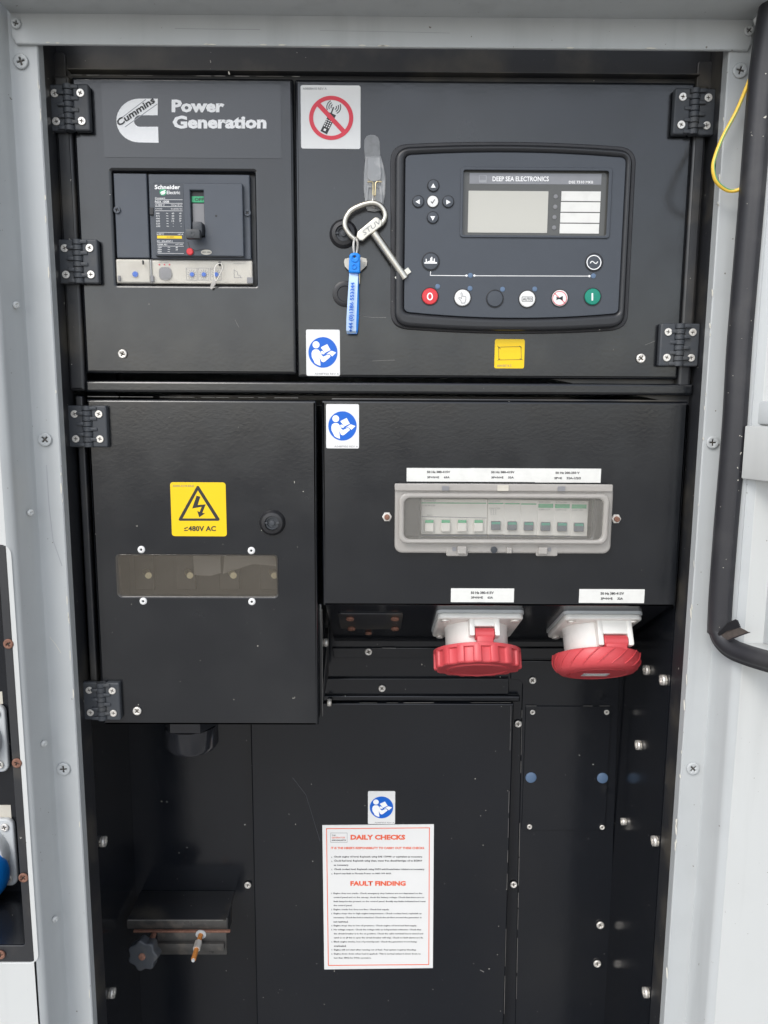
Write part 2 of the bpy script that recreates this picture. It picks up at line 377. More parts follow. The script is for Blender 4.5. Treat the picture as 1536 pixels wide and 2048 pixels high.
# flaked paint along the edges
for k in range(46):
    side_ = random.random() < .55
    y = random.uniform(120, 2030)
    x = (75 + (y - 100) * .0565 if side_ else 1455 - (y - 110) * .0665) + (-1 if side_ else 1) * random.uniform(.5, 3)
    hgt = random.uniform(2, 12); wd = random.uniform(.8, 2.4)
    if not side_ and 100 < y < 400 and x > 1480: continue
    pts = [(x - wd, y - hgt), (x, y - hgt * 1.1), (x + wd * .6, y), (x + wd * .2, y + hgt), (x - wd * .7, y + hgt * .6)]
    poly('paint_chip', pts, YF - .0001, .0001, 'chip', can)
for k in range(12):
    x = random.uniform(90, 1430); y = 87 + (x - 75) * .0088 - random.uniform(0, 2); wd = random.uniform(3, 12)
    poly('paint_chip', [(x - wd, y - 1), (x, y - 2.4), (x + wd, y - .8), (x + wd * .5, y + .8), (x - wd * .6, y + .6)], YF - .0041, .0001, 'chip', can)
for q in (((109, 727), (118, 728), (115, 738), (111, 742)), ((113, 764), (118, 756), (126, 756), (124, 766), (117, 771), (112, 769))):
    poly('paint_chip', q, .0099, .0001, 'grey', can)
# ================================================================== BLACK CABINET
cab = thing('control_cabinet', 'black steel compartment with glossy inner walls and removable centre cover behind the doors', 'cabinet', (0, .1, ZB))
YB = .17        # back wall
YC = .156       # face of removable centre cover
XL = -.322; XR = .3125
FY = .010       # fascia face behind the doors
zdiv0 = at(770, 792, 0).z; zdiv1 = at(770, 762, 0).z
ztop = zh1 + .02
# fascia with openings: left dark slot, lower compartment, socket box
xi = xat(175, 1450, FY); xj = xat(1347, 1450, FY)
slot = [XZ(p, FY) for p in ((96, 563), (128, 570), (133, 640), (136, 700), (134, 722), (124, 728), (108, 726), (104, 640))]
S('fascia', cmesh(rr(xeL - .012, zdiv0 - .01, xeR + .012, ztop), [slot], .004, .0006), 'blackedge', cab, FM(FY + .004))
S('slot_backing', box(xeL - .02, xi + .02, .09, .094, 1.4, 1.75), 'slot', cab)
S('front_strip', cmesh(rr(xeL - .012, ZB, xi, zdiv0 - .0105), (), .004, .0008), 'blackin', cab, FM(FY + .004))
S('front_strip', cmesh(rr(xj, ZB, xeR + .012, zdiv0 - .0105), (), .004, .0008), 'blackin', cab, FM(FY + .004))
S('jamb', box(xeL - .004, xeL - .002, YF + .0125, FY - .0005, ZB, ztop), 'blackedge', cab)
S('jamb', box(xeR + .002, xeR + .004, YF + .0125, FY - .0005, ZB, ztop), 'blackedge', cab)
S('side_wall', box(XL - .004, XL, FY + .0045, YB, ZB, zdiv0), 'blackin', cab)
S('side_wall', box(XR, XR + .004, FY + .0045, YB, ZB, zdiv0), 'blackin', cab)
S('back_wall', box(XL - .004, XR + .004, YB + .0005, YB + .004, ZB, zdiv0), 'blackin', cab)
S('floor_plate', box(XL - .004, XR + .004, FY + .0045, YB, ZB + .001, ZB + .004), 'blackin', cab)
# folded edges in short runs: worn paint, with edge highlights painted in
def worn(p, q, Y, n, w_=1.6):  # edge wear together with painted edge highlights
    t = 0
    while t < 1:
        l = random.uniform(.3, 1.6) / n; e = min(1, t + l)
        if random.random() < .62:
            a_ = (p[0] + (q[0] - p[0]) * t, p[1] + (q[1] - p[1]) * t); b_ = (p[0] + (q[0] - p[0]) * e, p[1] + (q[1] - p[1]) * e)
            poly('worn_lit_edge', bar(a_, b_, random.uniform(.5, w_)), Y, .00012, 'edgewearlit', cab)
        t = e + random.uniform(.02, .5) / n
worn((131, 566), (134, 724), FY, 5, 2.2); worn((105, 640), (108, 724), FY, 3, 2.0); worn((137, 120), (137, 160), FY, 2); worn((141, 150), (600, 153), -.0021, 10, 1.4); worn((175, 793), (640, 796), -.0022, 10, 1.2)
worn((174, 1454), (207, 2048), FY, 12); worn((1348, 1450), (1309, 2048), FY, 12); worn((138, 800), (156, 1180), FY, 8); worn((1408, 860), (1392, 1200), FY, 8)
worn((664, 1406), (1022, 1405), YC, 9, 1.2); worn((1052, 1412), (1220, 1412), YB - .0047, 6, 1.0); worn((1044, 1420), (1032, 2040), YB - .0026, 14, 1.0)
worn((1022, 1412), (1008, 2040), YC, 12, .9); worn((668, 1296), (1040, 1296), YB - .0031, 6, 1.0)
def scratch(nm, pts, Y, par, m='edgewearlit', w_=1.0):
    for i in range(len(pts) - 1): poly(nm, bar(pts[i], pts[i + 1], w_), Y, .00008, m, par)
scratch('scratch', [(585, 1555), (612, 1590)], YC, cab, 'softscratch', .8); scratch('scratch', [(612, 1590), (640, 1682)], YC, cab, 'softscratch', .6); scratch('scratch', [(960, 1940), (968, 1944)], YC, cab, w_=1.6)
scratch('scratch', [(93, 930), (98, 1010), (106, 1080), (124, 1132)], YF, can, 'inkpale', 1.6); scratch('scratch', [(98, 1272), (112, 1290), (122, 1306)], YF, can, 'chip', 1.0)
scratch('scratch', [(350, 57), (420, 58), (520, 59)], YF - .004, can, 'inkpale', 1.4); scratch('scratch', [(640, 61), (760, 63), (900, 66)], YF - .004, can, 'inkpale', 1.0)
# hinge posts and frame ledges
slab('hinge_post', (104, 150), (170, 782), FY, .011, 'blackedge', cab, .002, .003)
slab('hinge_post', (150, 792), (198, 1440), FY, .009, 'blackedge', cab, .002, .003)
slab('hinge_post', (1393, 170), (1380, 785), FY, .011, 'blackedge', cab, .002, .003)
slab('hinge_post', (1386, 800), (1365, 1440), FY, .007, 'blackedge', cab, .002, .002)
slab('top_ledge', (134, 137), (1400, 148), FY, .012, 'blackedge', cab, .001, .0025)
slab('corner_plate', (98, 104), (133, 170), FY, .004, 'blackedge', cab, .003, .001)
slab('corner_plate', (1396, 122), (1426, 180), FY, .004, 'blackedge', cab, .003, .001)
slab('divider_bar', (170, 761), (1386, 791), FY, .012, 'black', cab, .002, .003)
# jamb liner seen on the right
S('jamb_liner', solid(([(xat(1452, 300, YF), YF + .013, ZB), (xat(1452, 300, YF) - .002, YF + .013, ZB), (xat(1425, 300, 0), .006, ZB), (xat(1425, 300, 0) + .002, .008, ZB)],
                       [(xat(1452, 300, YF), YF + .013, ztop), (xat(1452, 300, YF) - .002, YF + .013, ztop), (xat(1425, 300, 0), .006, ztop), (xat(1425, 300, 0) + .002, .008, ztop)])), 'blackedge', cab)
# back wall pieces
slab('centre_cover', (500, 1406), (1007, 2060), YB - .0005, YB - .0005 - YC, 'blackin', cab, .001, .0015)
slab('rail', (640, 1391), (1040, 1404), YB - .0005, .009, 'blackin', cab, .001, .002)
poly('step_plate', [(640, 1360), (650, 1357), (1018, 1357), (1018, 1385), (1016, 1389), (640, 1389)], YB - .0005, .004, 'blackin', cab, .001)
poly('back_plate', [(1022, 1322), (1240, 1322), (1213, 2060), (1031, 2060), (1045, 1388), (1046, 1368), (1038, 1360), (1022, 1359)], YB - .0005, .002, 'blackin', cab, .0007)
poly('back_plate', [(664, 1296), (1240, 1296), (1240, 1318), (668, 1316)], YB - .0005, .0025, 'blackin', cab, .0008)
slab('blanking_plate', (1052, 1413), (1210, 1661), YB - .003, .0016, 'blackin', cab, .003, .0005)
for x, y in ((1065, 1424), (1213, 1424), (1059, 1653), (1204, 1654)): screw(cab, x, y, YB - .005, .0034, .0018)
for x, y in ((1062, 1555), (1205, 1556)):
    p = at(x, y, YB - .005); S('blanking_plug', lathe([(.0072, 0), (.0070, .0010), (.0055, .0016), (.0001, .0018)], 24), 'led', cab, FM(YB - .0048, p.x, p.z))
for x, y, Y in ((737, 1303, YB - .003), (764, 1376, YB - .005), (1065, 1360, YB - .003), (1036, 1447, YB - .001), (1027, 1768, YB - .001), (496, 1769, YB - .001)):
    screw(cab, x, y, Y, .0046, .0028)
for x, y in ((1200, 1849), (1194, 1926)): screw(cab, x, y, YB - .003, .0052, .003)
# screws seen edge-on in the side walls
for x, y in ((202, 1683), (220, 1986)):
    p = on(x, y, (XL, 0, 0), Vector((1, 0, 0))); screw(cab, 0, 0, 0, .0062, .0055, normal=(1, 0, 0), origin=p)
for x, y in ((1297, 1340), (1331, 1360), (1281, 1490), (1251, 1643), (1314, 1682), (1296, 1985)):
    p = on(x, y, (XR, 0, 0), Vector((1, 0, 0))); screw(cab, 0, 0, 0, .0058 if x != 1251 else .0045, .0052, normal=(-1, 0, 0), origin=p)
# ================================================================== UPPER DOORS
bx = {}
brk_hole = [XZ(V2(*p), 0) for p in ((100, 92), (1312, 104), (1340, 1072), (140, 1062))]
xs0, xs1 = (brk_hole[0][0] + brk_hole[3][0]) / 2, (brk_hole[1][0] + brk_hole[2][0]) / 2
brk_hole = rr(xs0, brk_hole[3][1], xs1, brk_hole[0][1], .001)
ld = thing('breaker_door', 'upper left black door with white lettering and a cut-out for the circuit breaker', 'cabinet door', at(360, 748, .01))
S('door_panel', cmesh(rect((141, 153), (593, 749), 0, .002), [brk_hole], .008, .0028), 'black', ld, FM(.008))
screw(ld, 246, 708, 0, .0044, .0026)
rd = thing('controller_door', 'upper right black door carrying the engine controller, stickers and two locks', 'cabinet door', at(980, 758, .01))
mod_hole = rect((840, 330), (1200, 600), 0, .004)
S('door_panel', cmesh(rect((589, 158), (1356, 759), 0, .002), [mod_hole], .008, .0028), 'black', rd, FM(.008))
screw(rd, 1281, 717, 0, .0046, .0026)
scratch('scratch', [(718, 631), (745, 635), (772, 635)], 0, rd, w_=.9); scratch('scratch', [(745, 722), (790, 720)], 0, rd, w_=.6); scratch('scratch', [(1290, 690), (1310, 682)], 0, rd, w_=.6)
scratch('scratch', [(457, 143), (459, 149)], -.002, ld, 'chip', 2.4); scratch('scratch', [(470, 640), (478, 655)], 0, ld, w_=.6)
# lettered plate
dec = thing('lettered_plate', 'glossy black plate with white C logo and POWER GENERATION words on the upper left door', 'label', at(380, 317, 0))
slab('plate', V1(517, 424), V1(1442, 812), 0, .0004, 'decal', dec, .001)
Cc = [(808, 505), (715, 505)]
for k in range(1, 18):
    a = rad(90 + 180 * k / 18); Cc.append((713 + 117 * math.cos(a), 617 - 112 * math.sin(a)))
Cc += [(713, 729), (812, 731), (809, 649), (716, 649)]
for k in range(1, 8):
    a = rad(270 - 180 * k / 8); Cc.append((716 + 30 * math.cos(a), 619 - 30 * math.sin(a)))
Cc += [(716, 590), (807, 590)]
poly('logo', [V1(*p) for p in Cc], -.0004, .0001, 'whiteink', dec)
YT = -.0005
S('logo_band', join([pm([V1(*q) for q in bar(a, b, 4)], -.0005, .0001) for a, b in (((598, 622), (748, 508)), ((640, 650), (806, 532)))]), 'inkpale', dec)
S('logo_lettering', txt3('Cummins', at(*V1(610, 650), YT), at(*V1(797, 524), YT), at(*V1(592, 618), YT), .028), 'ink', dec, Matrix.Translation((0, -.0003, 0)))
letters(dec, [('Power', 879, 510, 1149, 576, .045), ('Generation', 884, 592, 1364, 659, .045)], V1, YT, 'whiteink')
# ------------------------------------------------------------------ circuit breaker
br = thing('circuit_breaker', 'grey moulded-case circuit breaker with toggle set to OFF in the upper left door', 'circuit breaker', at(370, 568, .004))
slab('terminal_cover', V2(112, 112), V2(424, 838), .02, .0185, 'breaker', br, .001, .001)
slab('body', V2(410, 118), V2(1290, 850), .02, .0185, 'breaker', br, .001, .001)
tog = rect(V2(768, 256), V2(889, 562), -.004, 0)
ty = rect(V2(768, 256), V2(893, 660), -.004, 0)
S('front_plate', cmesh(rect(V2(448, 193), V2(1228, 824), -.004, .001), [ty], .0055, .001), 'breaker', br, FM(.0015))
slab('rating_label', V2(450, 198), V2(727, 804), -.004, .0003, 'module', br, .0005)
Y2 = -.0044
items = [('Schneider', 466, 212, 684, 250, .03), ('Electric', 570, 262, 684, 292, .012), ('Compact', 469, 318, 556, 336, .012), ('NSX 100B', 470, 346, 590, 366, .01),
         ('Ui 800 V', 471, 377, 552, 392), ('Uimp 8 kV', 607, 377, 703, 394), ('Ue(V)', 474, 410, 530, 424), ('Icu(kA) Ics', 607, 410, 702, 426),
         ('Ic/40°C', 486, 625, 546, 640), ('ref. A', 666, 627, 708, 640), ('IEC / EN 60947-2', 488, 686, 620, 700), ('NEMA AB1', 490, 715, 572, 728), ('HIC (kA)', 645, 715, 708, 728)]
for i, (a, b, c) in enumerate((('240', '40', '40'), ('415', '25', '25'), ('440', '20', '20'), ('500', '15', '7'), ('525', '-', '-'), ('690', '-', '-'))):
    y = 449 + i * 22; items += [(a, 476 + i, y, 508 + i, y + 13), ('~', 564 + i, y + 3, 582 + i, y + 9)]
    if b != '-': items += [(b, 612, y, 633, y + 13), (c, 676, y, 694, y + 13)]
    else: items += [(b, 622, y + 6, 630, y + 8), (c, 688, y + 6, 696, y + 8)]
for i, (a, b) in enumerate((('240V', '40'), ('480V', '20'), ('600V', ''))):
    y = 741 + i * 18; items += [(a, 492, y, 528, y + 12), ('~', 578, y + 3, 598, y + 8)]
    if b: items += [(b, 646, y, 664, y + 12)]
letters(br, items, V2, Y2, 'whiteink')
S('rule_lines', join([pm([V2(*q) for q in bar((470, y), (704, y + 1), 2.6)], -.0043, .0001) for y in (338, 369, 397, 433)] +
                     [pm([V2(*q) for q in bar((x0, y), (716, y + 2), 2.2)], -.0043, .0001) for x0, y in ((484, 617), (490, 706), (492, 734), (494, 796))]), 'whiteink', br)
poly('emblem', [V2(*p) for p in pc(538, 274, 30)], -.0043, .0001, 'greenprint', br)
poly('emblem_mark', [V2(*p) for p in ((512, 285), (520, 270), (556, 256), (562, 262), (550, 270), (560, 278), (548, 292), (524, 296), (520, 288), (545, 282))], -.0044, .0001, 'whiteink', br)
poly('yellow_band', [V2(*p) for p in ((487, 645), (698, 647), (699, 671), (488, 669))], -.0043, .0001, 'yellow', br)
letters(br, [('100 A 50/60Hz', 568, 652, 634, 662)], V2, -.0045, 'ink', 'band_lettering')
slab('toggle_slot', V2(760, 250), V2(900, 668), .0014, .0004, 'plasticdk', br)
slab('off_flag', V2(782, 310), V2(893, 362), .001, .0012, 'greenprint', br)
letters(br, [('OFF', 808, 322, 886, 350, .02)], V2, -.0003, 'ink', 'off_lettering')
slab('slot_shutter', V2(790, 372), V2(893, 556), .001, .0008, 'inkgrey', br)
# toggle lever standing out of its slot, leaning down-left
pa = at(*V2(845, 600), 0); pb = at(*V2(785, 628), -.02)
tg = S('toggle', join([box(pa.x - .0035, pa.x + .0055, -.012, .0008, pa.z - .006, pa.z + .0055, .001)]), 'plastic', br)
S('toggle_grip', box(pb.x - .0062, pb.x + .0072, -.020, -.0122, pb.z - .0042, pb.z + .0042, .001), 'plastic', tg)
screw(tg, *V2(788, 628), -.0195, .0026, .0008, 'plastic', False, name='toggle_screw')
p = at(*V2(770, 784), -.004); S('trip_button', lathe([(.0033, 0), (.0033, .0016), (.0026, .0022)], 20), 'redbtn', br, FM(-.004, p.x, p.z))
poly('oval_tag', [(V2(*q)) for q in [(907 + 46 * math.cos(2 * math.pi * k / 24), 787 + 22 * math.sin(2 * math.pi * k / 24)) for k in range(24)]], -.004, .0006, 'cream', br)
letters(br, [('NSX 100B', 872, 780, 944, 794, .01)], V2, -.0047, 'ink', 'tag_lettering')
S('pointer_line', join([pm([V2(*q) for q in bar(a, b, 6)], -.004, .0002) for a, b in (((750, 700), (765, 750)), ((765, 750), (820, 776)), ((820, 776), (870, 762)), ((870, 762), (930, 764)))]), 'ink', br)
for x, y, r in ((991, 477, 10), (942, 646, 12)):
    poly('pin_hole', [V2(*q) for q in pc(x, y, r, 16)], -.004, .0002, 'ink' if r == 10 else 'breaker', br)
for x, y in ((148, 428), (1260, 452)): screw(br, *V2(x, y), .0015, .0033, .0016, 'breaker', False)
slab('latch', V2(420, 405), V2(458, 468), .0015, .002, 'plasticdk', br, .0003, .0004)
# trip unit behind its clear cover
slab('neutral_unit', V2(135, 846), V2(428, 1046), .018, .016, 'cream', br, .001, .001)
slab('trip_unit', V2(440, 856), V2(1300, 1058), .018, .016, 'cream', br, .001, .001)
slab('cover_rib', V2(428, 850), V2(440, 1050), .018, .018, 'greyplastic', br)
for x0, y0, x1, y1 in ((150, 985, 172, 1030), (428, 985, 458, 1040), (1253, 1000, 1305, 1052)): slab('cover_clip', V2(x0, y0), V2(x1, y1), .002, .003, 'inkgrey', br, .0005, .0005)
slab('dial_face', V2(500, 912), V2(612, 1024), .002, .001, 'inkgrey', br, .004, .0003)
p = at(*V2(556, 968), 0); S('dial', lathe([(.0062, 0), (.0062, .0012), (.0022, .0016)], 26), 'greybtn', br, FM(.0018, p.x, p.z))
for x in (783, 884, 990):
    S('dial_scale', join([pm([V2(*q) for q in bar((x + 22 * math.cos(a), 975 + 22 * math.sin(a)), (x + 42 * math.cos(a), 975 + 42 * math.sin(a)), 4)], .002, .0003) for a in [2 * math.pi * k / 12 for k in range(12)]]), 'inkgrey', br)
    p = at(*V2(x, 975), 0); S('setting_dial', lathe([(.0024, 0), (.0022, .0012), (.001, .0014)], 8), 'blueprint', br, FM(.0018, p.x, p.z))
    poly('dial_frame', [V2(x - 50, 920), V2(x + 45, 922), V2(x + 47, 1028), V2(x - 48, 1026)], .002, .0002, 'inkgrey', br, holes=[[V2(x - 47, 923), V2(x + 42, 925), V2(x + 44, 1025), V2(x - 45, 1023)]])
p = at(*V2(297, 973), 0); S('setting_dial', lathe([(.0030, 0), (.0028, .0012), (.001, .0014)], 8), 'blueprint', br, FM(.0018, p.x, p.z))
S('trip_curve', join([pm([V2(*q) for q in bar(a, b, 4)], .002, .0003) for a, b in (((1143, 932), (1145, 1004)), ((1145, 1004), (1215, 1004)), ((1145, 940), (1172, 955)), ((1172, 955), (1175, 980)), ((1175, 980), (1200, 990)), ((1200, 990), (1200, 1002)))]), 'inkgrey', br)
S('indicator_dots', join([pm([V2(*q) for q in pc(x, 893, 8, 10)], .002, .0003) for x in (507, 550, 592)]), 'redprint', br)
S('micro_lettering', join([tx(s, V2, *r, .0016) for s, r in (('Micrologic 2.2', (1140, 878, 1240, 890)), ('>90%', (500, 870, 530, 880)), ('>105%', (545, 870, 585, 880)), ('Io', (738, 925, 752, 937)), ('Ir', (838, 925, 850, 937)), ('Isd', (942, 925, 962, 937)), ('Ir (x Io)', (765, 1016, 800, 1026)), ('Isd (x Ir)', (866, 1016, 902, 1026)))]), 'inkgrey', br)
slab('clear_cover', V2(134, 846), V2(1304, 1060), .0005, .0012, 'stripwin', br, .001, .0005)
slab('cover_latch', V2(358, 855), V2(372, 890), -.001, .002, 'plasticdk', br, .0004, .0004)
slab('cover_latch', V2(1010, 866), V2(1030, 903), -.001, .002, 'plasticdk', br, .0004, .0004)
wl = thing('seal_wire', 'thin wire security seal with a small tag looped through the breaker cover', 'seal', at(*V2(980, 1100), -.004))
S('wire_loop', tube(smooth([at(*V2(x, y), -.0042) for x, y in ((1022, 880), (985, 905), (975, 960), (982, 1015), (990, 1030), (1015, 990), (1042, 930), (1040, 895))], 5, True), .00035, 6, True), 'steel', wl)
poly('tag', [V2(*q) for q in ((968, 1018), (990, 1024), (985, 1062), (955, 1106), (934, 1094), (946, 1060))], -.0035, .0010, 'milky', wl, .0003)
# ================================================================== STICKERS
def manual_sticker(tl, brr, Y, label, rotz=0):
    a = at(*tl, Y); b = at(*brr, Y); W = b.x - a.x; H = a.z - b.z
    t = thing('manual_sticker', label, 'sticker', (a.x, Y, b.z), 'blue read-the-manual stickers')
    MM = FM(Y, a.x, b.z) @ Matrix.Rotation(rotz, 4, 'Z')
    def c(x, y): return ((x - 160) / 211 * W, (468 - y) / 287 * H)
    def P(nm, pts, lv, m): return S(nm, cmesh([c(*q) for q in pts], (), .0001), m, t, MM @ Matrix.Translation((0, 0, .0003 + .0001 * lv)))
    S('backing', cmesh(rr(0, 0, W, H, W * .045), (), .0003, .00008), 'white', t, MM)
    P('blue_disc', [(265 + 91 * math.cos(2 * math.pi * k / 48), 322 + 95 * math.sin(2 * math.pi * k / 48)) for k in range(48)], 0, 'blueprint')
    P('reader_head', pc(222, 275, 22), 1, 'whiteink')
    P('reader_body', [(195, 352), (193, 330), (198, 313), (210, 304), (226, 303), (238, 306), (247, 318), (258, 340), (268, 348), (296, 335), (308, 338), (312, 347), (306, 354), (278, 378), (266, 383), (255, 378), (243, 352), (247, 380), (249, 405), (230, 399), (213, 388), (206, 372)], 1, 'whiteink')
    P('book_page', [(252, 294), (256, 288), (292, 270), (313, 308), (302, 312), (276, 326), (263, 306)], 1, 'whiteink')
    P('book_page', [(284, 334), (306, 318), (318, 311), (348, 322), (322, 347), (312, 336), (300, 330)], 1, 'whiteink')
    P('reader_hand', [(250, 316), (262, 312), (276, 328), (270, 334), (256, 332)], 1, 'whiteink')
    me = glyphs('A048F950 REV A'); xs = [v.co.x for v in me.vertices]; ys = [v.co.y for v in me.vertices]
    x0, y0 = c(212, 461); x1, y1 = c(365, 449)
    for v in me.vertices: v.co = Vector((x0 + (x1 - x0) * (v.co.x - min(xs)) / (max(xs) - min(xs)), y0 + (y1 - y0) * (v.co.y - min(ys)) / (max(ys) - min(ys)), .0004))
    S('lettering', me, 'inkgrey', t, MM)
    return t
manual_sticker((612, 659), (680, 752), 0, 'blue and white read-the-manual sticker on the upper right door below the locks')
manual_sticker((652, 808), (718, 897), 0, 'blue and white read-the-manual sticker in the corner of the socket box front')
manual_sticker((736, 1582), (790, 1648), YC, 'small blue and white read-the-manual sticker directly above the instruction sheet')
# no phones
ph = thing('no_phone_sticker', 'white square sticker with red no mobile phones sign at top of the controller door', 'sticker', at(661, 299, 0))
slab('backing', (601, 170), (721, 298), 0, .0003, 'white', ph, .002, .0001)
Y3 = -.0003
S('phone_body', pm([V3(*q) for q in ((262, 246), (304, 266), (244, 392), (201, 370))], Y3, .0001), 'ink', ph)
S('antenna', pm([V3(*q) for q in bar((272, 255), (288, 212), 9)], Y3, .0001), 'ink', ph)
def arc(cx, cy, r, a0, a1, wd, n=8):
    o = [(cx + (r + wd / 2) * math.cos(rad(a0 + (a1 - a0) * k / n)), cy - (r + wd / 2) * math.sin(rad(a0 + (a1 - a0) * k / n))) for k in range(n + 1)]
    return o + [(cx + (r - wd / 2) * math.cos(rad(a1 - (a1 - a0) * k / n)), cy - (r - wd / 2) * math.sin(rad(a1 - (a1 - a0) * k / n))) for k in range(n + 1)]
S('radio_waves', join([pm([V3(*q) for q in arc(289, 212, r, a, b, 6)], Y3, .0001) for r in (18, 32, 46) for a, b in ((115, 205), (-65, 25))]), 'ink', ph)
keys = [pm([V3(*q) for q in pc(244 + 14 * c_ - 5.5 * r_, 296 + 6 * c_ + 13 * r_, 4.5, 8)], Y3 - .0001, .0001) for r_ in range(4) for c_ in range(3)]
keys.append(pm([V3(*q) for q in ((226, 352), (240, 358), (234, 372), (220, 366))], Y3 - .0001, .0001))
S('phone_keys', join(keys), 'whiteink', ph)
S('prohibition_sign', join([pm([V3(*q) for q in pc(272, 283, 146, 56)], Y3 - .0003, .0001, [[V3(*q) for q in pc(272, 283, 119, 56)]]), pm([V3(*q) for q in bar((186, 192), (360, 378), 30)], Y3 - .00025, .0001)]), 'redprint', ph)
letters(ph, [('A080B410 REV A', 84, 83, 243, 98)], V3, Y3 - .0001, 'inkgrey')
# yellow frame sticker under the controller
ys_ = thing('yellow_battery_sticker', 'small yellow sticker with a thin outlined rectangle below the controller', 'sticker', at(1019, 737, 0))
slab('backing', (990, 678), (1048, 737), 0, .0003, 'yellow', ys_, .0018, .0001)
ln = [((675, 1235), (802, 1232)), ((802, 1232), (804, 1306)), ((804, 1306), (676, 1308)), ((676, 1308), (675, 1235)), ((668, 1228), (686, 1246)), ((792, 1228), (806, 1240)), ((668, 1312), (684, 1300)), ((794, 1300), (812, 1308))]
S('outline', join([pm([V4(*q) for q in bar(a, b, 2.6)], -.0003, .0001) for a, b in ln]), 'ink', ys_)
letters(ys_, [('A041B716.C', 665, 1334, 749, 1347)], V4, -.0004, 'inkgrey')
# ================================================================== CONTROLLER
ct = thing('engine_controller', 'dark grey engine control module with blank screen and six round buttons', 'control panel', at(1025, 664, .0))
def barrel(l, r_, t_l, t_m, t_r, b_l, b_m, b_r, rc, v=lambda x, y: (x, y)):
    """rounded outline with slightly arched top and bottom, photo px; corners rc"""
    (lt, lb), (rt, rb) = l, r_; P = []
    def quad(a, m, b, n=12): return [((1 - t) ** 2 * a[0] + 2 * t * (1 - t) * m[0] + t * t * b[0], (1 - t) ** 2 * a[1] + 2 * t * (1 - t) * m[1] + t * t * b[1]) for t in [k / n for k in range(n + 1)]]
    mid = ((lt + rt) / 2)
    P += quad((lt + rc, t_l), (mid, 2 * t_m - (t_l + t_r) / 2), (rt - rc, t_r))
    P += quad((rt - rc, t_r), (rt, t_r + rc * .08), (rt, t_r + rc), 6)[1:]
    P += [(rb, b_r - rc)]
    P += quad((rb, b_r - rc), (rb, b_r - rc * .08), (rb - rc, b_r), 6)[1:]
    P += quad((rb - rc, b_r), ((lb + rb) / 2, 2 * b_m - (b_l + b_r) / 2), (lb + rc, b_l))[1:]
    P += quad((lb + rc, b_l), (lb, b_l - rc * .08), (lb, b_l - rc), 6)[1:]
    P += [(lt, t_l + rc)] + quad((lt, t_l + rc), (lt, t_l + rc * .08), (lt + rc, t_l), 6)[1:-1]
    return [v(*p) for p in P]
big = barrel((60, 62), (1456, 1412), 78, 66, 92, 1132, 1157, 1140, 95, V4)
mid_ = barrel((86, 84), (1438, 1396), 92, 80, 106, 1118, 1141, 1124, 84, V4)
inn = barrel((142, 134), (1402, 1360), 138, 124, 152, 1040, 1072, 1048, 34, V4)
poly('seal', big, 0, .004, 'rubber', ct, .001)
S('bezel', cmesh([XZ(p, -.012) for p in mid_], [[XZ(p, -.012) for p in inn]], .010, .0038, 4), 'bezel', ct, FM(-.003))
lcdr = rect(V4(478, 232), V4(1282, 600), -.010, .002)
fin_ = [XZ(((p[0] - 1020) * .996 + 1020, (p[1] - 470) * .995 + 470), -.0105) for p in inn]
S('fascia', cmesh(fin_, [rect(V4(474, 222), V4(1290, 604), -.0105, .0015)], .0075, .0006), 'module', ct, FM(-.003))
a = rect(V4(462, 208), V4(1306, 616), -.0118, .003); b_ = rect(V4(476, 226), V4(1287, 602), -.0118, .002)
S('screen_surround', cmesh(a, [b_], .0013, .0005), 'module', ct, FM(-.0105))
slab('screen_window', V4(470, 218), V4(1292, 606), -.004, .0035, 'lcdframe', ct)
Y4 = -.0076
slab('title_strip', V4(510, 244), V4(1258, 311), -.0075, .0002, 'strip', ct)
letters(ct, [('DEEP SEA ELECTRONICS', 640, 264, 960, 292, .02), ('DSE 7310 MKII', 1074, 289, 1211, 305, .02)], V4, -.0078, 'whiteink', 'title_lettering')
S('maker_mark', join([pm([V4(*q) for q in ((563, 256), (606, 257), (606, 300), (563, 299))], -.0077, .0001, [[V4(*q) for q in ((566, 259), (603, 260), (603, 284), (566, 284))]]), tx('DSE', V4, 564, 286, 606, 299, -.0078, .03)]), 'inkpale', ct)
slab('lcd', V4(504, 345), V4(950, 586), -.0075, .0004, 'lcd', ct, .0005)
for i in range(4):
    y = 348 + i * 61.5; slab('label_slot', V4(1033 - i * 3.2, y), V4(1254 - i * 3.2, y + 57), -.0075, .0004, 'paper', ct)
for x, y in ((1000, 378), (997, 437), (993, 496), (991, 555)):
    p = at(*V4(x, y), -.008); S('alarm_lamp', lathe([(.0021, 0), (.0019, .0006), (.0001, .0008)], 14), 'greybtn', ct, FM(-.0075, p.x, p.z))
YM = -.0105
def button(x, y, r, m, nm='button', t=.0016, ring=True):
    p = at(*V4(x, y), YM); rr_ = r / V4S * 1.0
    o = S(nm, lathe([(rr_, 0), (rr_, t * .6), (rr_ * .93, t), (rr_ * .5, t * 1.12), (.0001, t * 1.15)], 32), m, ct, FM(YM, p.x, p.z))
    if ring: S('button_ring', cmesh(circ(rr_ * 1.12, 32), [circ(rr_ * 1.005, 32)], .0007, .0002), 'plasticdk', o, FM(YM, p.x, p.z))
    return o
V4S = 2.844 * 1536 / .757      # view pixels per metre on the controller face
TB = YM - .00185
def icon(o, meshes, m, nm='symbol'): S(nm, join(meshes), m, o)
def g4(pts, holes=()): return pm([V4(*q) for q in pts], TB, .0001, [[V4(*q) for q in h] for h in holes])
for (x, y), tri in (((303, 318), ((303, 303), (317, 328), (289, 328))), ((217, 408), ((202, 408), (226, 394), (226, 422))), ((387, 409), ((402, 410), (377, 396), (377, 424))), ((300, 499), ((300, 515), (286, 490), (314, 490)))):
    icon(button(x, y, 30, 'module'), [g4(tri)], 'whiteink')
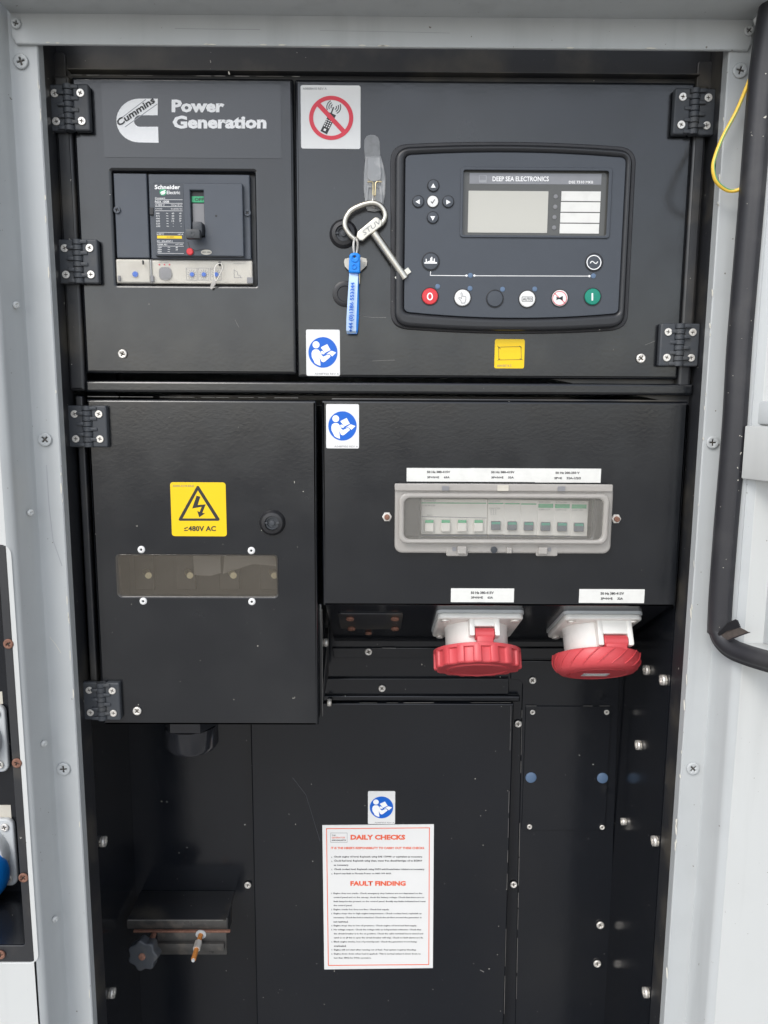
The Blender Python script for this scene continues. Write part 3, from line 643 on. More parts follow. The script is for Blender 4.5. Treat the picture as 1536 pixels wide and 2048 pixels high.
icon(button(300, 408, 30, 'white'), [g4(((288, 408), (292, 405), (297, 412), (310, 394), (313, 396), (298, 420)))], 'ink')
o = button(288, 749, 45, 'module')
icon(o, [g4(((253, 752), (260, 752), (260, 733), (266, 733), (266, 750), (286, 742), (286, 727), (292, 727), (292, 722), (298, 722), (298, 746), (306, 744), (306, 731), (312, 731), (312, 750), (324, 752), (324, 760), (252, 760)))], 'whiteink')
o = button(1217, 753, 45, 'module')
icon(o, [g4(pc(1217, 753, 42, 40), [pc(1217, 753, 37, 40)])] + [g4(bar(a, b, 5)) for a, b in (((1196, 758), (1203, 747)), ((1203, 747), (1212, 748)), ((1212, 748), (1222, 758)), ((1222, 758), (1231, 759)), ((1231, 759), (1239, 748)))], 'whiteink')
o = button(284, 947, 44, 'redbtn'); icon(o, [pm([V4(284 + 17 * math.cos(2 * math.pi * k / 24), 947 + 22 * math.sin(2 * math.pi * k / 24)) for k in range(24)], TB, .0001, [[V4(284 + 10 * math.cos(2 * math.pi * k / 24), 947 + 15 * math.sin(2 * math.pi * k / 24)) for k in range(24)]])], 'whiteink')
o = button(469, 955, 44, 'white')
hand = [(463, 984), (460, 970), (448, 958), (449, 952), (456, 953), (464, 960), (460, 928), (463, 925), (467, 928), (470, 948), (476, 944), (480, 948), (486, 946), (489, 951), (488, 966), (482, 984)]
icon(o, [g4(bar(hand[i], hand[(i + 1) % len(hand)], 2.6)) for i in range(len(hand))], 'inkgrey')
button(653, 960, 44, 'module')
o = button(837, 962, 44, 'white')
icon(o, [g4(rr_px) for rr_px in (bar((808, 949), (868, 949), 2.4), bar((808, 974), (868, 974), 2.4), bar((808, 949), (808, 974), 2.4), bar((868, 949), (868, 974), 2.4))] + [tx('AUTO', V4, 813, 954, 863, 969, TB - .0001, .02)], 'ink')
o = button(1022, 957, 44, 'white')
icon(o, [g4(((1004, 946), (1014, 953), (1022, 953), (1040, 944), (1040, 970), (1022, 962), (1014, 962), (1004, 968)))], 'ink', 'horn_symbol')
icon(o, [g4(bar((992, 928), (1054, 986), 3.5)), g4(pc(1022, 957, 41, 40), [pc(1022, 957, 38, 40)])], 'redprint', 'cross_out')
o = button(1208, 949, 44, 'green'); icon(o, [g4(bar((1208, 928), (1208, 970), 9))], 'whiteink')
for x, y in ((328, 890), (512, 901), (697, 906), (880, 905), (514, 827), (1214, 830)):
    p = at(*V4(x, y), YM); S('status_lamp', lathe([(.0024, 0), (.0022, .0005), (.0001, .0007)], 16), 'led', ct, FM(YM, p.x, p.z))
def g5(pts): return pm([V4(*q) for q in pts], YM, .0001)
S('mimic_line', join([g5(bar((288, 803), (286, 827), 3.5)), g5(bar((284, 827), (492, 829), 3.5)), g5(bar((537, 829), (1190, 831), 3.5))]), 'whiteink', ct)
S('mimic_nodes', join([pm([V4(*q) for q in pc(x, y, 6.5, 12)], YM - .0001, .0001) for x, y in ((492, 828), (537, 828), (1191, 831))]), 'whiteink', ct)
# ================================================================== LOCKS
def lock(px, py, Y, label, r=.0122, slot=True, grp='quarter-turn locks'):
    p = at(px, py, Y); t = thing('quarter_turn_lock', label, 'lock', p, grp)
    if slot:
        S('collar', lathe([(r, 0), (r * .98, .0020), (r * .8, .0046), (r * .56, .0052), (r * .54, .0010)], 36), 'plasticdk', t, FM(Y, p.x, p.z))
        S('core', lathe([(r * .52, 0), (r * .52, .0028), (r * .40, .0030), (r * .38, .0014), (r * .2, .0014), (r * .2, .0034), (r * .06, .0036)], 28), 'plastic', t, FM(Y, p.x, p.z))
        S('core_lug', join([box(p.x + s * r * .45 - .0015, p.x + s * r * .45 + .0015, Y - .0042, Y - .001, p.z - .001, p.z + .001, .0003) for s in (-1, 1)]), 'plastic', t)
    else:
        S('cap', lathe([(r, 0), (r, .0012), (r * .92, .0018), (r * .62, .0018), (r * .58, .0011), (.0001, .0011)], 36), 'plasticdk', t, FM(Y, p.x, p.z))
    return t
lock(687, 468, 0, 'round black lock partly hidden behind the hanging key ring', .0136)
lock(690, 588, 0, 'flat round black cap behind the blue key fob', .0122, False)
lock(545, 1045, -.002, 'round black lock on the lower left door beside the yellow sticker', .0132)
# ================================================================== KEY HOOK, KEYS, FOB
hk = thing('adhesive_hook', 'clear plastic stick-on hook with a wire clip on the controller door', 'hook', at(749, 420, 0))
poly('adhesive_strip', [V3(*q) for q in ((494, 530), (490, 480), (492, 430), (505, 405), (530, 394), (560, 396), (582, 412), (592, 440), (596, 530), (592, 560), (494, 560))], 0, .0006, 'tape', hk)
poly('base_plate', [V3(*q) for q in ((497, 535), (600, 530), (620, 600), (634, 680), (630, 780), (618, 870), (600, 895), (560, 902), (510, 895), (497, 850), (486, 760), (487, 660))], -.0007, .0035, 'hookclear', hk, .0012)
poly('body', [V3(*q) for q in ((512, 545), (595, 545), (604, 640), (600, 690), (570, 704), (535, 702), (512, 680))], -.0043, .002, 'hookclear', hk, .0006)
poly('lower_rim', [V3(*q) for q in ((508, 740), (525, 720), (590, 722), (606, 745), (612, 860), (598, 880), (508, 878), (500, 840))], -.0043, .0012, 'hookclear', hk, .0004, holes=[[V3(*q) for q in ((520, 745), (590, 745), (598, 850), (512, 850))]])
hy = -.008
S('wire_clip', join([tube([at(*V3(*q), hy) for q in pts], .0007, 8) for pts in (((512, 706), (540, 705), (549, 712), (549, 796)), ((606, 706), (578, 705), (566, 712), (563, 796), (549, 797)))]), 'brass', hk)
S('hook_ring', tube(smooth([at(*V3(*q), y) for q, y in (((550, 792), hy), ((546, 830), -.012), ((550, 868), -.008), ((562, 875), -.003), ((566, 835), -.003), ((560, 795), -.006))], 5, True), .0006, 8, True), 'steel', hk)
kk = thing('cabinet_key', 'large worn nickel key with an oval loop handle hanging from the clear hook', 'key', at(760, 470, -.01))
ky = -.010
loop = [(438, 1092), (400, 1060), (367, 1010), (366, 955), (400, 900), (460, 866), (530, 846), (580, 853), (615, 885), (630, 925), (622, 960), (600, 990)]
S('loop_handle', tube(smooth([at(*V3(*q), ky) for q in loop], 6), .0026, 12), 'nickel', kk)
poly('stamped_plate', [V3(*q) for q in ((445, 1035), (562, 938), (580, 938), (612, 965), (606, 1000), (566, 1030), (520, 1062), (482, 1096), (458, 1094), (438, 1070))], ky + .0015, .0045, 'nickel', kk, .0011)
pl = [at(*V3(*q), ky - .0031) for q in ((490, 1062), (604, 978), (477, 1032))]
S('stamping', txt3('STUV', pl[0], pl[1], pl[2], 0), 'inkgrey', kk)
d0 = at(*V3(556, 1046), ky); d1 = at(*V3(762, 1344), ky)
S('shank', tube([d0, d0.lerp(d1, .5), d1], .0039, 16), 'nickel', kk)
dirv = (d1 - d0).normalized(); per = dirv.cross(Vector((0, 1, 0))).normalized()
bit = []
for s, l in ((1, .0075), (-1, .0075)):
    c0 = d1 - dirv * .0042 + per * s * .0022
    a = [c0 - dirv * .0022 + Vector((0, e, 0)) for e in (-.002, .002)]
    q = [c0 - dirv * .0024, c0 + dirv * .0028, c0 + dirv * .0028 + per * s * l * .75, c0 - dirv * .0024 + per * s * l * .75]
    bit.append(solid(([v + Vector((0, -.0018, 0)) for v in q], [v + Vector((0, .0018, 0)) for v in q])))
S('key_bit', join(bit), 'nickel', kk)
fb = thing('blue_key_fob', 'blue plastic key fob with a pale strap loop printed with a phone number', 'key fob', at(709, 660, -.012))
sr = [(432, 1075), (418, 1110), (420, 1165), (428, 1195), (440, 1165), (444, 1110)]
S('split_ring', join([tube(smooth([at(*V3(x + dx, y), ky - .002 - .002 * math.sin(i * 1.2) + dy) for i, (x, y) in enumerate(sr)], 6, True), .0006, 8, True) for dx, dy in ((0, -.001), (5, .0008))]), 'steel', fb)
hole = [V3(427 + 7 * math.cos(2 * math.pi * k / 14), 1197 + 9 * math.sin(2 * math.pi * k / 14)) for k in range(14)]
poly('holder', [V3(*q) for q in ((392, 1190), (402, 1178), (425, 1172), (450, 1176), (464, 1190), (464, 1300), (458, 1308), (394, 1306), (387, 1296))], -.011, .0065, 'bluerub', fb, .0014, holes=[hole])
for (x, y) in ((427, 1210), (424, 1265)):
    p = at(*V3(x, y), -.0175); S('holder_ring', cmesh(circ(.0038 if y < 1250 else .0026, 22), [circ(.0025 if y < 1250 else .0016, 22)], .0012, .0003), 'bluerub', fb, FM(-.0172, p.x, p.z))
# strap: front run, fold at the bottom, back run
def ribbon(L, Rr, th=.0011):
    n = len(L); vs = []; fs = []
    for i in range(n):
        t = (L[min(i + 1, n - 1)] - L[max(i - 1, 0)]).normalized(); s = (Rr[i] - L[i]).normalized(); nn = s.cross(t).normalized() * th
        vs += [L[i], Rr[i], Rr[i] + nn, L[i] + nn]
    for i in range(n - 1):
        for k in range(4): fs.append((i * 4 + k, i * 4 + (k + 1) % 4, i * 4 + 4 + (k + 1) % 4, i * 4 + 4 + k))
    fs += [(0, 1, 2, 3), tuple((n - 1) * 4 + k for k in (3, 2, 1, 0))]
    me = bpy.data.meshes.new('r'); me.from_pydata([tuple(v) for v in vs], [], fs)
    bm = bmesh.new(); bm.from_mesh(me); bmesh.ops.recalc_face_normals(bm, faces=bm.faces); bm.to_mesh(me); bm.free(); return fin(me)
frontp = [(393, 449, 1300, -.0135), (390, 449, 1340, -.0165), (385, 446, 1420, -.0185), (379, 442, 1520, -.019), (373, 438, 1620, -.0185), (372, 437, 1690, -.0165), (376, 440, 1708, -.013)]
fr = ([at(*V3(a, y), d) for a, b, y, d in frontp], [at(*V3(b, y + 3), d + .0012) for a, b, y, d in frontp])
S('strap_front', ribbon(*fr), 'bluepale', fb)
backp = [(376, 440, 1710, -.0125), (384, 444, 1712, -.009), (390, 449, 1690, -.0065), (394, 455, 1600, -.004), (400, 456, 1480, -.004), (404, 456, 1380, -.006), (402, 452, 1304, -.0105)]
S('strap_back', ribbon([at(*V3(a, y), d) for a, b, y, d in backp], [at(*V3(b, y), d) for a, b, y, d in backp]), 'bluerub', fb)
# number printed up the strap
me = glyphs('+44 (0)1386 553344', .03); xs = [v.co.x for v in me.vertices]; yy = [v.co.y for v in me.vertices]
for v in me.vertices:
    u = (v.co.x - min(xs)) / (max(xs) - min(xs)); h = (v.co.y - min(yy)) / (max(yy) - min(yy))
    y = 1700 - u * 330
    k = 0
    while k < len(frontp) - 2 and frontp[k + 1][2] < y: k += 1
    t = (y - frontp[k][2]) / (frontp[k + 1][2] - frontp[k][2])
    la, lb, dd = [frontp[k][j] + (frontp[k + 1][j] - frontp[k][j]) * t for j in (0, 1, 3)]
    x = lb - (lb - la) * (.22 + .56 * (1 - 0) * 1) + (lb - la) * .56 * (1 - h)
    v.co = at(*V3(x, y), dd - .0014)
S('phone_number', me, 'blueprint', fb)
k2 = thing('small_key', 'small pale double-sided key head hanging behind the blue fob', 'key', at(711, 570, -.006))
poly('key_head', [V3(*q) for q in ((362, 1214), (388, 1208), (470, 1204), (504, 1212), (510, 1232), (506, 1260), (482, 1282), (462, 1302), (412, 1306), (386, 1290), (362, 1264), (357, 1235))], -.0055, .0018, 'cream', k2, .0004)
poly('key_blade', [V3(*q) for q in ((440, 1300), (464, 1300), (462, 1382), (450, 1376), (446, 1350))], -.0058, .0012, 'brass', k2, .0003)
S('key_stamping', join([tx('1333', V3, 484, 1235, 500, 1270, -.0077, 0)]), 'inkgrey', k2)
# ================================================================== HINGES
def hinge_parts():
    global hg
    w, h = .0195, .0205
    leaf = cmesh(rr(-w, -h, -.0045, h, .002), (), .006, .0012); leaf.transform(FM(0)); hg = S('hinge', leaf, 'plastic')
    leaf = cmesh(rr(.0045, -h, w, h, .002), (), .0075, .0016); leaf.transform(FM(0)); S('leaf', leaf, 'plastic', hg)
    n = 8; st = 2 * h / n
    for k in range(n):
        z = -h + st * (k + .5)
        me = lathe([(.0046, -st * .46), (.0051, -st * .38), (.0051, st * .38), (.0046, st * .46)], 20)
        me.transform(Matrix.Translation((0, -.0052, z)))
        s = 1 if k % 2 else -1
        S('knuckle', join([me, box(min(s * .001, s * .010), max(s * .001, s * .010), -.0088, -.005, z - st * .34, z + st * .34, .0008)]), 'plastic', hg)
    for sx in (-1, 1):
        for sz in (-1, 1):
            screw(hg, 0, 0, 0, .0036, .0012, 'steel', False, origin=(sx * .0122, -.006 if sx < 0 else -.0075, sz * .0122))
hinge_parts()
# ================================================================== TERMINAL BOX (lower left)
tb = thing('terminal_box', 'tall black box with hinged door and clear window at lower left of the cabinet', 'terminal box', at(400, 1452, .08))
a = at(172, 798, -.002); b = at(637, 1451, -.002)
X0, X1, Z1, Z0 = a.x, b.x, a.z, b.z
win = rect((236, 1112), (553, 1192), -.002, .003)
S('door', cmesh(rr(X0, Z0, X1, Z1, .001), [win], .010, .0026), 'black', tb, FM(.008))
xb = X1 - .001
S('box_side', box(xb - .003, xb, .0085, YB, Z0 + .001, Z1), 'black', tb)
S('box_base', box(X0 + .002, xb - .0035, .0085, YB, Z0 + .001, Z0 + .004), 'blackin', tb)
S('side_flange', box(xb + .0002, xb + .004, .013, .017, Z0 + .002, at(640, 1215, 0).z, .0008), 'black', tb)
S('gusset', solid(([(xb + .0002, .02, Z0 + .004), (xb + .0002, .15, Z0 + .06), (xb + .0002, .15, Z0 + .002)], [(xb + .002, .02, Z0 + .004), (xb + .002, .15, Z0 + .06), (xb + .002, .15, Z0 + .002)])), 'blackedge', tb)
for x, y in ((648, 1285), (662, 1345), (655, 1405)):
    p = on(x, y, (xb, 0, 0), Vector((1, 0, 0))); screw(tb, 0, 0, 0, .005, .005, normal=(1, 0, 0), origin=p)
S('worn_lit_edge', tube([(xb + .0022, .02, Z0 + .0045), (xb + .0022, .15, Z0 + .0605)], .0005, 6), 'edgewearlit', tb)
S('worn_lit_edge', tube([(xb + .0042, .0128, Z0 + .004), (xb + .0042, .0128, at(640, 1225, 0).z)], .0004, 6), 'edgewearlit', tb)
screw(tb, 275, 1421, -.002, .0046, .0026)
S('window_pane', cmesh(rect((231, 1108), (557, 1195), -.002, .004), (), .0025, .0005), 'clear', tb, FM(-.0008))
for x, y in ((283, 1099), (503, 1101), (287, 1202), (504, 1203)):
    p = at(x, y, -.002); r = S('rivet', lathe([(.0038, 0), (.0036, .0012), (.0022, .0019), (.0013, .0016), (.0012, .0004)], 20), 'white', tb, FM(-.002, p.x, p.z))
    S('rivet_hole', lathe([(.0012, 0), (.0001, .0001)], 10), 'ink', r, FM(-.0026, p.x, p.z))
S('terminal_plate', box(X0 + .02, X1 - .01, .045, .049, at(0, 1240, 0).z, at(0, 1060, 0).z), 'busbar', tb)
S('reflection_shapes', join([pm(q, .030, .002) for q in (((386, 1100), (440, 1100), (442, 1146), (420, 1152), (388, 1150)), ((450, 1100), (548, 1100), (552, 1132), (505, 1128), (446, 1148)))]), 'panereflect', tb)  # pale shapes added behind the pane to imitate a reflection in it
for x in (297, 380, 467, 549):
    p = at(x - 6, 1142, .045); q = at(x, 1151, .012)
    s = S('terminal_stud', tube([p, q], .0034, 12), 'brass', tb); S('stud_nut', lathe([(.0075, 0), (.0075, .005), (.005, .0055)], 6), 'brass', s, FM(.045, p.x, p.z))
    slab('terminal_block', (x - 30, 1105), (x + 12, 1180), .0448, .006, 'busbar', tb, .001, .001)
vs = thing('high_voltage_sticker', 'yellow square electric shock warning sticker reading 480V AC on the lower left door', 'sticker', at(397, 1073, -.002))
slab('backing', V7(512, 206), V7(876, 553), -.002, .0003, 'yellow', vs, .0028, .0001)
Yv = -.0023
tri = [(690, 228), (697, 232), (829, 440), (828, 450), (820, 453), (576, 453), (568, 450), (568, 440), (683, 232)]
poly('warning_triangle', [V7(*q) for q in tri], Yv, .0001, 'ink', vs, holes=[[V7(*q) for q in ((690, 258), (803, 438), (592, 438))]])
poly('lightning_bolt', [V7(*q) for q in ((682, 292), (706, 299), (689, 352), (740, 348), (719, 402), (736, 405), (699, 431), (686, 390), (702, 397), (714, 363), (654, 374))], Yv, .0001, 'ink', vs)
letters(vs, [('≤480V AC', 602, 486, 806, 520, .03)], V7, Yv - .0001, 'ink')
letters(vs, [('3209A-A134-03LD', 530, 223, 665, 236)], V7, Yv - .0001, 'inkgrey', 'code_lettering')
# cable gland below
gp = at(384, 1470, .07)
gl = thing('cable_gland', 'black hexagonal cable gland under the lower left door', 'cable gland', (gp.x, .07, Z0 - .03))
S('dome_nut', lathe([(.021, 0), (.0275, .0025), (.0305, .008), (.0305, .030)], 14), 'plasticgl', gl, Matrix.Translation((gp.x, .07, Z0 - .060)))
S('body_nut', lathe([(.0325, 0), (.0335, .001), (.0335, .028)], 6), 'plasticgl', gl, Matrix.Translation((gp.x, .07, Z0 - .0295)))
HL = [(137, 215, ld), (156, 523, ld), (175, 853, tb), (203, 1403, tb), (1389, 223, rd), (1359, 690, rd)]
for i, (x, y, par) in enumerate(HL):
    o = hg if i == 0 else copy_tree(hg)
    o.location = at(x, y, -.0075) + Vector((0, .0066, 0)) - par.location; o.parent = par
    if x > 768: o.rotation_euler = (0, math.pi, 0)
# ================================================================== SOCKET BOX (lower right)
sb = thing('socket_box', 'wide black breaker and socket box with a sloping underside at lower right', 'electrical box', at(1000, 1215, .05))
a = at(643, 800, 0); b = at(1352, 1214, 0)
SX0, SX1, SZ1, SZ0 = a.x, b.x, a.z, b.z
wh = rect((842, 996), (1184, 1076), 0, .003)
S('front_plate', cmesh(rr(SX0, SZ0, SX1, SZ1, .001), [wh], .008, .0026), 'black', sb, FM(.008))
SL = rad(30); ns = Vector((0, -math.sin(SL), -math.cos(SL))); dn = Vector((0, math.cos(SL), -math.sin(SL)))
PF = Vector((0, .0075, SZ0 + .0005)); Lb = (YB - .0075) / math.cos(SL)
q0, q1 = PF, PF + dn * Lb
S('sloping_underside', solid(([(SX0 + .002, q0.y, q0.z), (SX1 - .001, q0.y, q0.z), (SX1 - .001, q1.y, q1.z), (SX0 + .002, q1.y, q1.z)],
                              [(SX0 + .002, q0.y, q0.z + .004), (SX1 - .001, q0.y, q0.z + .004), (SX1 - .001, q1.y, q1.z + .004), (SX0 + .002, q1.y, q1.z + .004)])), 'blackin', sb)
S('top_lip', box(SX0 + .01, SX1 - .002, .001, .0075, SZ1 + .0002, SZ1 + .0018, .0005), 'blackedge', sb)
S('inner_box', join([box(xat(825, 1000, .03), xat(1200, 1000, .03), .040, .043, at(0, 1100, .03).z, at(0, 980, .03).z)]), 'plasticdk', sb)
def slope(px, py): return on(px, py, PF, ns)
def SM(px, py, h=0):                      # frame on the sloping underside, z outwards
    o = slope(px, py) + ns * h; y = -dn
    return Matrix(((1, y.x, ns.x, o.x), (0, y.y, ns.y, o.y), (0, y.z, ns.z, o.z), (0, 0, 0, 1)))
pw = .118 * .5
S('bracket_plate', cmesh(rr(-.033, -.038, .038, .036, .004), (), .0015, .0005), 'blackedge', sb, SM(737, 1241, 0))
for x, y in ((700, 1232), (790, 1232), (703, 1252), (790, 1252)):
    screw(sb, 0, 0, 0, .0046, .0035, 'rust', normal=ns, origin=slope(x, y) + ns * .0016)
screw(sb, 0, 0, 0, .004, .003, 'rust', normal=ns, origin=slope(737, 1264))
for x, y in ((774, 1033), (1231, 1037)):
    p = at(x, y, 0); nm = S('nut', lathe([(.0046, 0), (.0050, .0006), (.0050, .0030), (.0042, .0036)], 6), 'steel', sb, FM(0, p.x, p.z))
    S('stud', lathe([(.0028, 0), (.0028, .0060), (.0022, .0066)], 14), 'rust', nm, FM(0, p.x, p.z))
# breaker window
bw = thing('breaker_window', 'hazy clear plastic hinged cover over the row of small breakers', 'cover', at(1006, 1112, 0))
fr_ = rect(V8(92, 208), V8(1418, 640), -.008, .008); a = XZ(V8(92, 204), -.008); b = XZ(V8(1430, 255), -.008)
o2 = rect(V8(135, 282), V8(1388, 570), -.008, .006)
S('frame', cmesh(fr_, [o2], .0075, .0025, 3), 'milky', bw, FM(-.0004))
slab('hinge_rail', V8(90, 206), V8(1432, 258), -.0065, .004, 'milky', bw, .0015, .0012)
o3 = rect(V8(118, 266), V8(1400, 582), -.014, .008); o4 = rect(V8(150, 296), V8(1368, 556), -.014, .006)
S('window_rim', cmesh(o3, [o4], .0065, .0022, 3), 'milky', bw, FM(-.0075))
slab('window_pane', V8(140, 290), V8(1375, 562), -.0105, .002, 'milkywin', bw, .004, .0006)
for x0, x1 in ((408, 540), (960, 1092)): slab('latch_base', V8(x0, 596), V8(x1, 654), -.003, .005, 'milky', bw, .002, .0012)
for x0, y0, x1, y1 in ((478, 592, 532, 640), (975, 600, 1030, 642), (780, 600, 812, 636)): slab('latch', V8(x0, y0), V8(x1, y1), -.0078, .004, 'milky', bw, .001, .001)
for x0, y0, x1, y1 in ((444, 598, 470, 622), (1028, 600, 1052, 624), (380, 222, 424, 250), (722, 216, 790, 252), (1092, 224, 1138, 254), (782, 602, 802, 614)):
    slab('moulded_slot', V8(x0, y0), V8(x1, y1), -.0105 if y0 < 300 else -.0079, .0006, 'inkgrey' if x0 != 722 else 'cream', bw, .0006, .0002)
p = at(*V8(700, 613), -.008); S('lock_pin', lathe([(.0034, 0), (.0034, .0014), (.0018, .0018)], 16), 'plastic', bw, FM(-.0078, p.x, p.z))
# din rail modules
YD = .020
slab('mounting_rail', V8(140, 380), V8(1370, 470), .036, .004, 'steeldk', sb, .001)
def module(x0, x1, y0, y1, nm, label, ntog, tcol, green, grp, pale='modwhite'):
    t = thing(nm, label, 'circuit breaker', at(*V8((x0 + x1) / 2, y1), YD), grp)
    slab('case', V8(x0, y0), V8(x1, y1 - 20), YD + .01, .016, pale, t, .0008, .0008)
    slab('foot', V8(x0 + 1, y1 - 22), V8(x1 - 1, y1 + 24), YD + .008, .012, 'toggle', t, .0006, .0006)
    yg = y0 + 22
    slab('green_line', V8(x0 + (2 if green < 2 else 4), yg), V8(x1 - 4, yg + (8 if green < 2 else 26)), YD - .006, .0003, 'greenprint', t)
    wd = (x1 - x0) / ntog
    for k in range(ntog):
        cx = x0 + wd * (k + .5)
        if tcol == 'toggle':
            s = slab('toggle', V8(cx - 28, y1 - 102), V8(cx + 28, y1 - 48), YD - .006, .004, 'toggle', t, .0006, .0008)
            S('toggle_tip', cmesh(rect(V8(cx - 26, y1 - 100), V8(cx + 26, y1 - 84), YD - .0104), (), .0003), 'green', s, FM(YD - .0101))
        else:
            s = slab('toggle', V8(cx - 28, y1 - 112), V8(cx + 28, y1 - 36), YD - .006, .004, pale, t, .0008, .0009)
            S('toggle_tip', cmesh(rect(V8(cx - 26, y1 - 110), V8(cx + 26, y1 - 92), YD - .0104), (), .0003), 'greenprint', s, FM(YD - .0101))
    return t
grp = 'small breakers in a row behind the hazy cover'
rc = module(252, 657, 300, 540, 'residual_current_breaker', 'wide four-pole cream breaker with green-tipped white toggles, leftmost behind the cover', 4, 'white', 1, grp)
S('step_line', join([pm([V8(*q) for q in bar((255, 409), (655, 418), 4)], YD - .006, .0003)]), 'inkgrey', rc)
letters(rc, [('Schneider', 272, 302, 345, 318), ('iC60 4P 63A', 262, 336, 340, 346), ('test', 288, 396, 322, 404)], V8, YD - .0064, 'inkgrey')
MN = [(664, 762, 'first narrow breaker right of the wide one, with printed circuit marks'), (764, 863, 'narrow cream breaker in the middle of the row, blue-grey toggle'), (865, 965, 'narrow breaker just left of the three green-banded ones'),
      (970, 1068, 'first of the three green-banded narrow breakers'), (1072, 1170, 'middle of the three green-banded narrow breakers'), (1175, 1273, 'rightmost narrow breaker of the row, green band on top')]
for i, (x0, x1, l) in enumerate(MN):
    m_ = module(x0, x1, 302 + i * 2, 541 + i * 2, 'miniature_breaker', l, 1, 'toggle', 1 if i < 3 else 2, grp)
    if i == 0 or i > 2: letters(m_, [('Schneider', x0 + 8, 308 + i * 2, x1 - 20, 318 + i * 2), ('iC60H C32A', x0 + 6, 354 + i * 2, x1 - 24, 364 + i * 2)], V8, YD - .0064, 'inkgrey')
    if i == 0: S('circuit_marks', join([pm([V8(*q) for q in bar((x, 366 + 12 * k), (x + 6, 374 + 12 * k), 2.5)], YD - .006, .0003) for x in (680, 694, 708) for k in range(3)]), 'inkgrey', m_)
# paper labels
def plabel(nm, v, x0, y0, x1, y1, Y, lines, label, splits=(), grp=None, slope_=False):
    t = thing(nm, label, 'label', at(*v((x0 + x1) / 2, y1), Y), grp)
    slab('paper', v(x0, y0), v(x1, y1), Y, .0003, 'paper', t)
    letters(t, lines, v, Y - .0004, 'ink')
    return t
lg = 'white rating labels'
plabel('rating_label', V8, 164, 110, 554, 195, 0, [('50 Hz 380-415V', 289, 128, 431, 142, .035), ('3P+N+E', 290, 161, 363, 174, .035), ('63A', 393, 161, 428, 174, .035)], 'white 63A rating label above the left end of the breaker cover', grp=lg)
plabel('rating_label', V8, 556, 111, 952, 197, 0, [('50 Hz 380-415V', 683, 129, 826, 143, .035), ('3P+N+E', 684, 162, 758, 175, .035), ('32A', 787, 162, 822, 175, .035)], 'white 32A rating label in the middle above the breaker cover', grp=lg)
plabel('rating_label', V8, 955, 113, 1355, 201, 0, [('50 Hz 200-250 V', 1078, 133, 1226, 147, .035), ('2P+E', 1070, 166, 1118, 179, .035), ('32A-1/2/3', 1146, 166, 1233, 180, .035)], 'white 200-250 V rating label above the right end of the breaker cover', grp=lg)
plabel('rating_label', W1, 580, 51, 821, 105, 0, [('50 Hz 380-415V', 656, 63, 744, 73, .035), ('3P+N+E', 657, 82, 702, 91, .035), ('63A', 720, 82, 741, 91, .035)], 'white 63A rating label directly above the scalloped red socket', grp=lg)
plabel('rating_label', W1, 1073, 54, 1321, 108, 0, [('50 Hz 380-415V', 1154, 66, 1244, 76, .035), ('3P+N+E', 1155, 86, 1200, 95, .035), ('32A', 1219, 86, 1240, 95, .035)], 'white 32A rating label directly above the smooth red socket', grp=lg)
